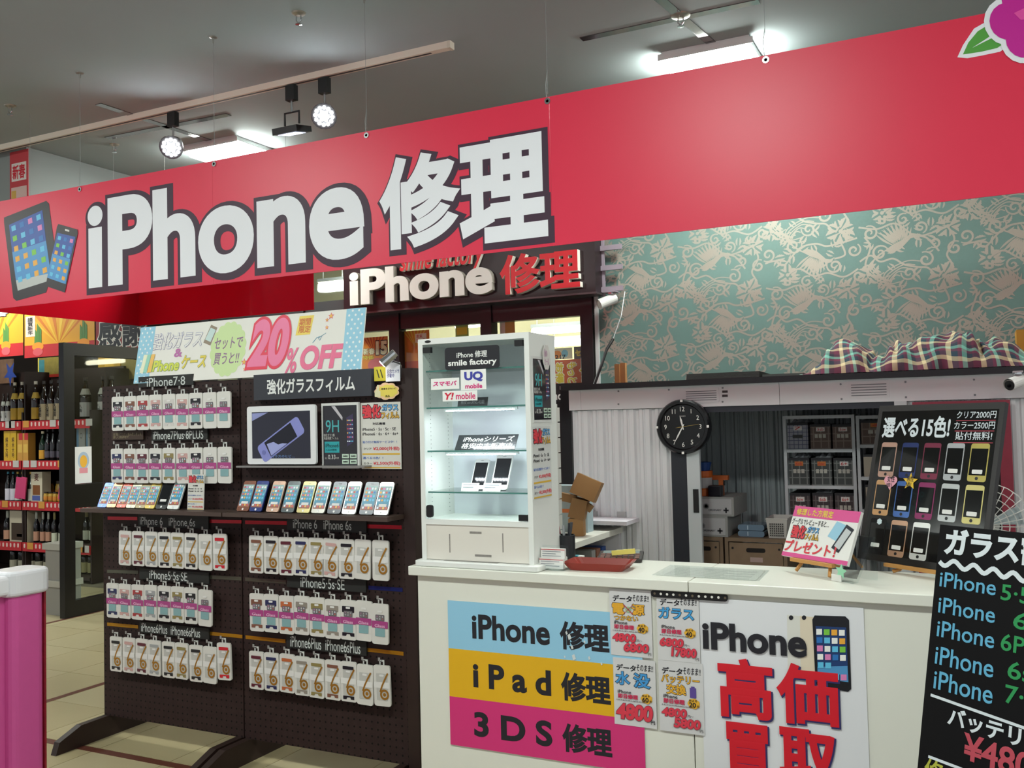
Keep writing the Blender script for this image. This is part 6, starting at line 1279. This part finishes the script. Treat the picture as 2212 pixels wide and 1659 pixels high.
part('camera_arm', MB().box(x - .02, SHY - .11, hz1 + .001, x + .02, SHY - .05, hz1 + .008), sh_w, shed)
sec_cam((x, SHY - .09, hz1 + .0005), (-.55, -.75, -.22), .085, .024, 'white security camera with ringed lens under the shed roof edge', True, .042)
lav = C('#8f838e', .5)
x, z = at_y(1300, 580, 5.69); t = empty('cable_bracket', 'mauve ladder bracket fixed beside the black shop sign', 'bracket', (x, 5.70, z - .15))
za, zb_ = at_y(1300, 640, 5.69)[1], 3.0
part('rail', MB().box(x - .014, 5.70, za, x + .014, 5.715, zb_), lav, t)
for py in (537, 580, 626):
    z = at_y(1300, py, 5.69)[1]; part('rung', MB().box(x - .02, 5.68, z - .016, x + .14, 5.6995, z + .016), lav, t)
part('wall_bolt', MB().cyl((x, 5.715, za + .1), (x, WALL_Y, za + .1), .008, n=8), lav, t)
zr_ = at_y(1320, 626, 5.66)[1]; part('camera_plate', MB().box(x + .03, 5.60, zr_ - .022, x + .12, 5.6795, zr_ - .0165), lav, t)
sec_cam((x + .075, 5.63, zr_ - .0225), (-.60, -.62, -.34), .12, .03, 'white tube security camera under the mauve bracket', False, .05)
# ================================================================== DESK BEHIND THE COUNTER
DZ = .915; dkx1, dky1 = at_z(1345, 1138, DZ); dky0 = 3.74
t = empty('white_desk', 'white desk running back from the counter to the shed', 'desk', (-2.0, dky0, 0))
bevel(part('desk_top', MB().box(-2.42, dky0, DZ - .03, dkx1, dky1, DZ), cw, t), .002); part('end_panel', MB().box(-2.40, dky1 - .03, 0, dkx1 - .01, dky1 - .005, DZ - .0305), C('#c9c7cc', .5), t); part('end_panel', MB().box(-2.40, dky0 + .005, 0, -2.37, dky1 - .031, DZ - .0305), cw, t)
part('near_leg', MB().box(dkx1 - .05, dky0 + .01, 0, dkx1 - .01, dky0 + .05, DZ - .0305), cw, t)
part('lower_shelf', MB().box(-2.36, dky0 + .1, .50, dkx1 - .06, dky1 - .035, .52), C('#2c2a2c', .6), t)
for k, (c, nm, y_) in enumerate((('#2b4a8a', 'blue', dky1 - .12), ('#8a5a44', 'tan', dky1 - .20), ('#8f8f8c', 'grey', dky1 - .27))):
    o = thing('binder', MB().box(dkx1 - .30, y_, .5205, dkx1 - .075, y_ + .055, .82), C(c, .5), '%s ring binder standing under the white desk' % nm, 'binder'); part('spine_label', MB().box(dkx1 - .0748, y_ + .01, .70, dkx1 - .074, y_ + .045, .78), C('#c9c6c0', .5), o)
o = thing('black_printer', MB().box(dkx1 - .45, dky0 + .15, .5205, dkx1 - .08, dky0 + .55, .80), C('#2a2c30', .4), 'black office machine under the white desk', 'printer'); part('paper_tray', MB().box(dkx1 - .079, dky0 + .2, .60, dkx1 - .06, dky0 + .5, .66), C('#7d8288', .4), o); part('output_slot', MB().box(dkx1 - .0795, dky0 + .2, .70, dkx1 - .078, dky0 + .5, .74), C('#4a4d52', .5), o)
# wall shelf on the shed
wz = .965; xs_ = at_y(1378, 1122, SHY - .04)[0]
t = empty('wall_shelf', 'small white shelf screwed to the shed with metal brackets', 'shelf', (xs_ - .3, SHY - .2, wz)); part('board', MB().box(xs_ - .45, SHY - .22, wz - .02, xs_, SHY - .021, wz), C('#cfcad0', .45), t)
for px in (1280, 1342): x = at_y(px, 1112, SHY - .03)[0]; part('bracket', MB().box(x - .025, SHY - .03, wz + .001, x + .025, SHY - .0205, wz + .03), C('#a9a8a8', .4, .4), t)
# drawer tower
ty = 3.76; tx = at_y(1211, 1000, ty + .22)[0]; tz1 = at_y(1205, 872, 3.86)[1]
t = empty('drawer_tower', 'tall white plastic tower of small drawers behind the case', 'drawers', (tx - .1, ty, DZ)); part('carcass', MB().box(tx - .25, ty, DZ + .0005, tx - .01, ty + .22, tz1), C('#c9c7bf', .5), t)
n = 9; hh = (tz1 - DZ - .02) / n
for k in range(n): d = part('drawer', MB().box(tx - .0095, ty + .006, DZ + .01 + k * hh, tx + .004, ty + .214, DZ + .004 + (k + 1) * hh), C('#bfbdb6', .35), t); part('pull', MB().box(tx + .0042, ty + .08, DZ + .01 + k * hh + hh * .3, tx + .012, ty + .14, DZ + .01 + k * hh + hh * .45), C('#d6d4cd', .4), d)
o = thing('orange_tray', MB().box(tx - .24, ty + .01, tz1 + .0005, tx - .01, ty + .21, tz1 + .025), C('#d07a1c', .5), 'orange plastic tray on top of the drawer tower', 'tray'); bevel(o, .004)
t = thing('power_cord', MB().tube([(tx + .02, ty + .05, 1.14), (tx + .035, ty + .06, 1.10), (tx + .035, ty + .06, 1.05), (tx + .02, ty + .05, 1.0), (tx + .02, ty + .05, DZ + .004)], .004, 6), BLACK, 'black cord looping beside the drawer tower', 'cord')
# brown cardboard boxes piled at a slant
kb = C('#9c7448', .75, noise=.12, nscale=10); kd = C('#8a6640', .75, noise=.12, nscale=10); bx_, by_ = at_z(1247, 1157, DZ)
def kbox(w, d, h, loc, rot, label, m=kb):
    o = link('cardboard_box', mesh_of(MB().box(-w / 2, -d / 2, 0, w / 2, d / 2, h), m, 'cardboard_box'), None, loc, [math.radians(a) for a in rot]); props(o, label, 'box'); WM[o] = Matrix.Identity(4); part('tape_seam', MB().box(-w / 2, -.006, h + .0002, w / 2, .006, h + .0008), C('#87653f', .5), o, True); return o
Bk = Vector((bx_, by_, DZ + .001))
kbox(.075, .07, .085, Bk, (0, 0, 12), 'upright brown carton at the base of the slanted pile')
kbox(.08, .075, .10, Bk + Vector((.0, .0, .086)), (0, 14, 12), 'brown carton leaning in the middle of the pile', kd)
kbox(.13, .11, .105, Bk + Vector((.035, -.0, .190)), (-6, 24, 12), 'biggest brown cardboard box tilted on top of the pile')
kbox(.12, .04, .04, Bk + Vector((-.06, -.02, .172)), (0, 12, 12), 'narrow brown carton jutting out of the pile', kd)
kbox(.035, .035, .035, Bk + Vector((.052, .01, .125)), (0, 35, 12), 'little brown carton wedged under the big box', kd)
# striped paper roll behind the boxes
x, y = at_z(1225, 1140, DZ); o = thing('paper_bundle', MB().box(-1.99, by_ + .12, DZ + .0005, -1.80, by_ + .20, DZ + .24), C('#9fb0b5', .6, noise=.2, nscale=30), 'pale blue checked paper bundle behind the cardboard boxes', 'paper'); part('band', MB().box(-1.991, by_ + .119, DZ + .1, -1.799, by_ + .1195, DZ + .12), C('#c8703a', .6), o)
# white fan behind the colour chart
fx, fz = at_y(2128, 1135, 3.95); t = empty('white_fan', 'white electric fan standing behind the colour chart', 'fan', (fx, 4.0, 0))
mb = MB()
for k in range(6): R_ = .03 + .026 * k; mb.tube([(fx + R_ * math.cos(a * .2618), 3.92 + .03 * (k / 5) ** 2, fz + R_ * math.sin(a * .2618)) for a in range(25)], .0022, 4)
for k in range(28): a = 6.2832 * k / 28; mb.tube([(fx + .03 * math.cos(a), 3.92, fz + .03 * math.sin(a)), (fx + .11 * math.cos(a), 3.925, fz + .11 * math.sin(a)), (fx + .16 * math.cos(a), 3.95, fz + .16 * math.sin(a)), (fx + .155 * math.cos(a), 3.98, fz + .155 * math.sin(a))], .0018, 4)
part('guard', mb, C('#cfcdc8', .4), t, kind='stuff'); part('motor', MB().cyl((fx, 3.985, fz), (fx, 4.08, fz), .05, .04, 18), C('#cfcdc8', .4), t); part('hub', MB().cyl((fx, 3.935, fz), (fx, 3.984, fz), .025, n=14), C('#bdbbb6', .4), t)
for k in range(4):
    a = math.pi / 2 * k + .4; part('blade', MB().prism([(fx + r * math.cos(a + da), fz + r * math.sin(a + da)) for r, da in ((.026, -.3), (.13, -.35), (.14, .2), (.026, .5))], 3.955, 3.958), C('#a9b4b8', .3), t)
part('pole', MB().cyl((fx, 4.03, .02), (fx, 4.03, fz - .045), .012, n=12), C('#cfcdc8', .4), t); part('base', MB().lathe([(.16, 0), (.16, .015), (.02, .04)], 24, (fx, 4.03, 0)), C('#cfcdc8', .4), t)
# ================================================================== CHALKBOARD IN FRONT OF THE COUNTER
def uvp(p, px, py):
    M = WM[p]; o = M @ Vector((0, 0, EYE)); d = M.to_3x3() @ ray(px, py); t = -o.y / d.y; w, h = PD[p]; return (o.x + d.x * t) / w, 1 - (o.z + d.z * t) / h
top = Vector((0, 0, EYE)) + ray(2031, 1133) * 2.3; TL = 11.5; cbh = (top.z - .012) / math.cos(math.radians(TL)); fr_n = Vector((math.sin(math.radians(SLY)), -math.cos(math.radians(SLY)), 0)); bot = top + fr_n * cbh * math.sin(math.radians(TL))
p = panel('menu_chalkboard', 'tall black price chalkboard with coloured handwriting standing before the counter', 'chalkboard', bot.x, .012, .60, cbh, bot.y, C('#0d0c0e', .6, spec=.15), t=.02, tilt=TL, yaw=SLY)
cb = p; w, h = PD[p]
CY_ = C('#5aa3c4', .6); GN = C('#1f8a4a', .6); RS = C('#b0404e', .6); YG = C('#a8a83a', .6)
def ct(s, l, r, t_, b, m, **k): u0, u1 = uvp(p, *l)[0], uvp(p, *r)[0]; v0, v1 = uvp(p, *t_)[1], uvp(p, *b)[1]; return txt(p, s, u0, v0, u1, v1, m, **k)
ct('ガラス割れ', (2040, 1180), (2330, 1240), (2075, 1142), (2075, 1203), CW, bold=.045, lift=2)
for k, (yl, yt, yb) in enumerate(((2030, 1238, 1283), (2027, 1293, 1340), (2024, 1344, 1392), (2020, 1400, 1452), (2017, 1453, 1506))):
    d = 4.1 - .2 * 0
    ct('iPhone', (yl, (yt + yb) / 2), (2151 - k * 1.5, (yt + yb) / 2 + 25), (yl + 25, yt), (yl + 25, yb - 12), CY_, bold=.010, lift=2)
    ct(('5·5s', '6', '6Plus', '6s', '7·8')[k], ((2163, 2190, 2163, 2178, 2172)[k], yt + 40), ((2250, 2222, 2275, 2232, 2245)[k], yt + 60), (2175, yt + 25), (2175, yt + 60 + k * 1.5), GN, bold=.014, lift=2)
pts = []
for i in range(60): u, v = uvp(p, 2030 + i * 4.2, 1213 + i * .82 + 7 * math.sin(i * .62)); pts.append((u * w, (1 - v) * h))
link('chalk_wave', mesh_of(MB().ribbon(pts, .011, -.0012), CW, 'chalk_wave'), p)
for a, b in (((2011, 1501), (2240, 1582)), ((2006, 1634), (2080, 1662))):
    q = [uvp(p, *a), uvp(p, *b)]; link('chalk_line', mesh_of(MB().ribbon([(u * w, (1 - v) * h) for u, v in q], .0065, -.0012), CW, 'chalk_line'), p)
ct('バッテリー', (2048, 1545), (2260, 1590), (2065, 1530), (2065, 1572), CW, bold=.03, lift=2); ct('¥4800', (2080, 1625), (2270, 1670), (2105, 1588), (2105, 1648), RS, bold=.025, lift=2); ct('修', (1998, 1652), (2040, 1662), (2015, 1640), (2015, 1690), YG, bold=.02, lift=2)
part('rear_leg', MB().add([(.02, .03, cbh * .96), (.05, .03, cbh * .96), (.05, .05, cbh * .96), (.02, .05, cbh * .96), (.02, .50, .12), (.05, .50, .12), (.05, .52, .12), (.02, .52, .12)], [(0, 1, 2, 3), (7, 6, 5, 4), (0, 4, 5, 1), (1, 5, 6, 2), (2, 6, 7, 3), (3, 7, 4, 0)]), C('#1c1718', .5), p, True)
part('clip', MB().box(.30, -.008, cbh - .02, .36, .026, cbh + .012), BLACK, p, True)
# ================================================================== PINK GAME MACHINE
PX1, PYb, PT = -3.16, 2.30, .985; pk = C('#c24e8e', .4, noise=.06); wt = C('#d3d3d6', .3)
t = empty('game_machine', 'pink game machine with thick rounded white top rim', 'game machine', (-3.5, 1.9, 0))
part('body', MB().box(-3.95, 1.2, .03, PX1, PYb, PT - .075), pk, t); part('base', MB().box(-3.93, 1.22, 0, PX1 - .02, PYb - .02, .0295), BLACK, t)
part('corner_post', MB().prism_z(rr(PX1 - .04, PYb - .07, PX1 + .035, PYb + .07, .03), .03, PT - .078), pk, t)
part('light_strip', MB().box(PX1 + .0, PYb + .0705, .05, PX1 + .025, PYb + .079, PT - .08), C('#8f1c2c', .3, noise=.6, nscale=60), t)
bevel(part('top_rim', MB().prism_z(rr(-3.98, 1.15, PX1 + .03, PYb + .03, .05), PT - .073, PT), wt, t), .015, 3)
bevel(part('rim_corner', MB().prism_z(rr(PX1 - .10, PYb - .085, PX1 + .048, PYb + .095, .045), PT - .081, PT + .012), wt, t), .015, 3)
part('play_surface', MB().box(-3.9, 1.25, PT + .0004, PX1 - .11, PYb - .1, PT + .003), C('#cfa79a', .4), t)
sp_ = part('side_panel', MB().rrect(0, 0, .001, .001, 0, .001, .0001), pk, t); bpy.data.objects.remove(sp_)
part('side_frame', MB().box(PX1 + .0003, 1.45, .12, PX1 + .012, 2.14, .15).box(PX1 + .0003, 1.45, .82, PX1 + .012, 2.14, .85).box(PX1 + .0003, 2.11, .15, PX1 + .012, 2.14, .82), C('#c9508c', .35), t)
part('side_picture', MB().box(PX1 + .0003, 1.45, .15, PX1 + .003, 2.11, .82), C('#8d6aa8', .3, noise=.4, nscale=8), t); mb = MB()
for k in range(6): mb.prism_x([(2.02 - k * .1, .15), (2.07 - k * .1, .15), (2.11 - k * .1, .30), (2.06 - k * .1, .30)], PX1 + .0032, PX1 + .004)
part('hazard_band', MB().box(PX1 + .0031, 1.45, .15, PX1 + .0036, 2.11, .30), C('#b59a2a', .5), t); part('hazard_stripes', mb, BLACK, t, kind='stuff')
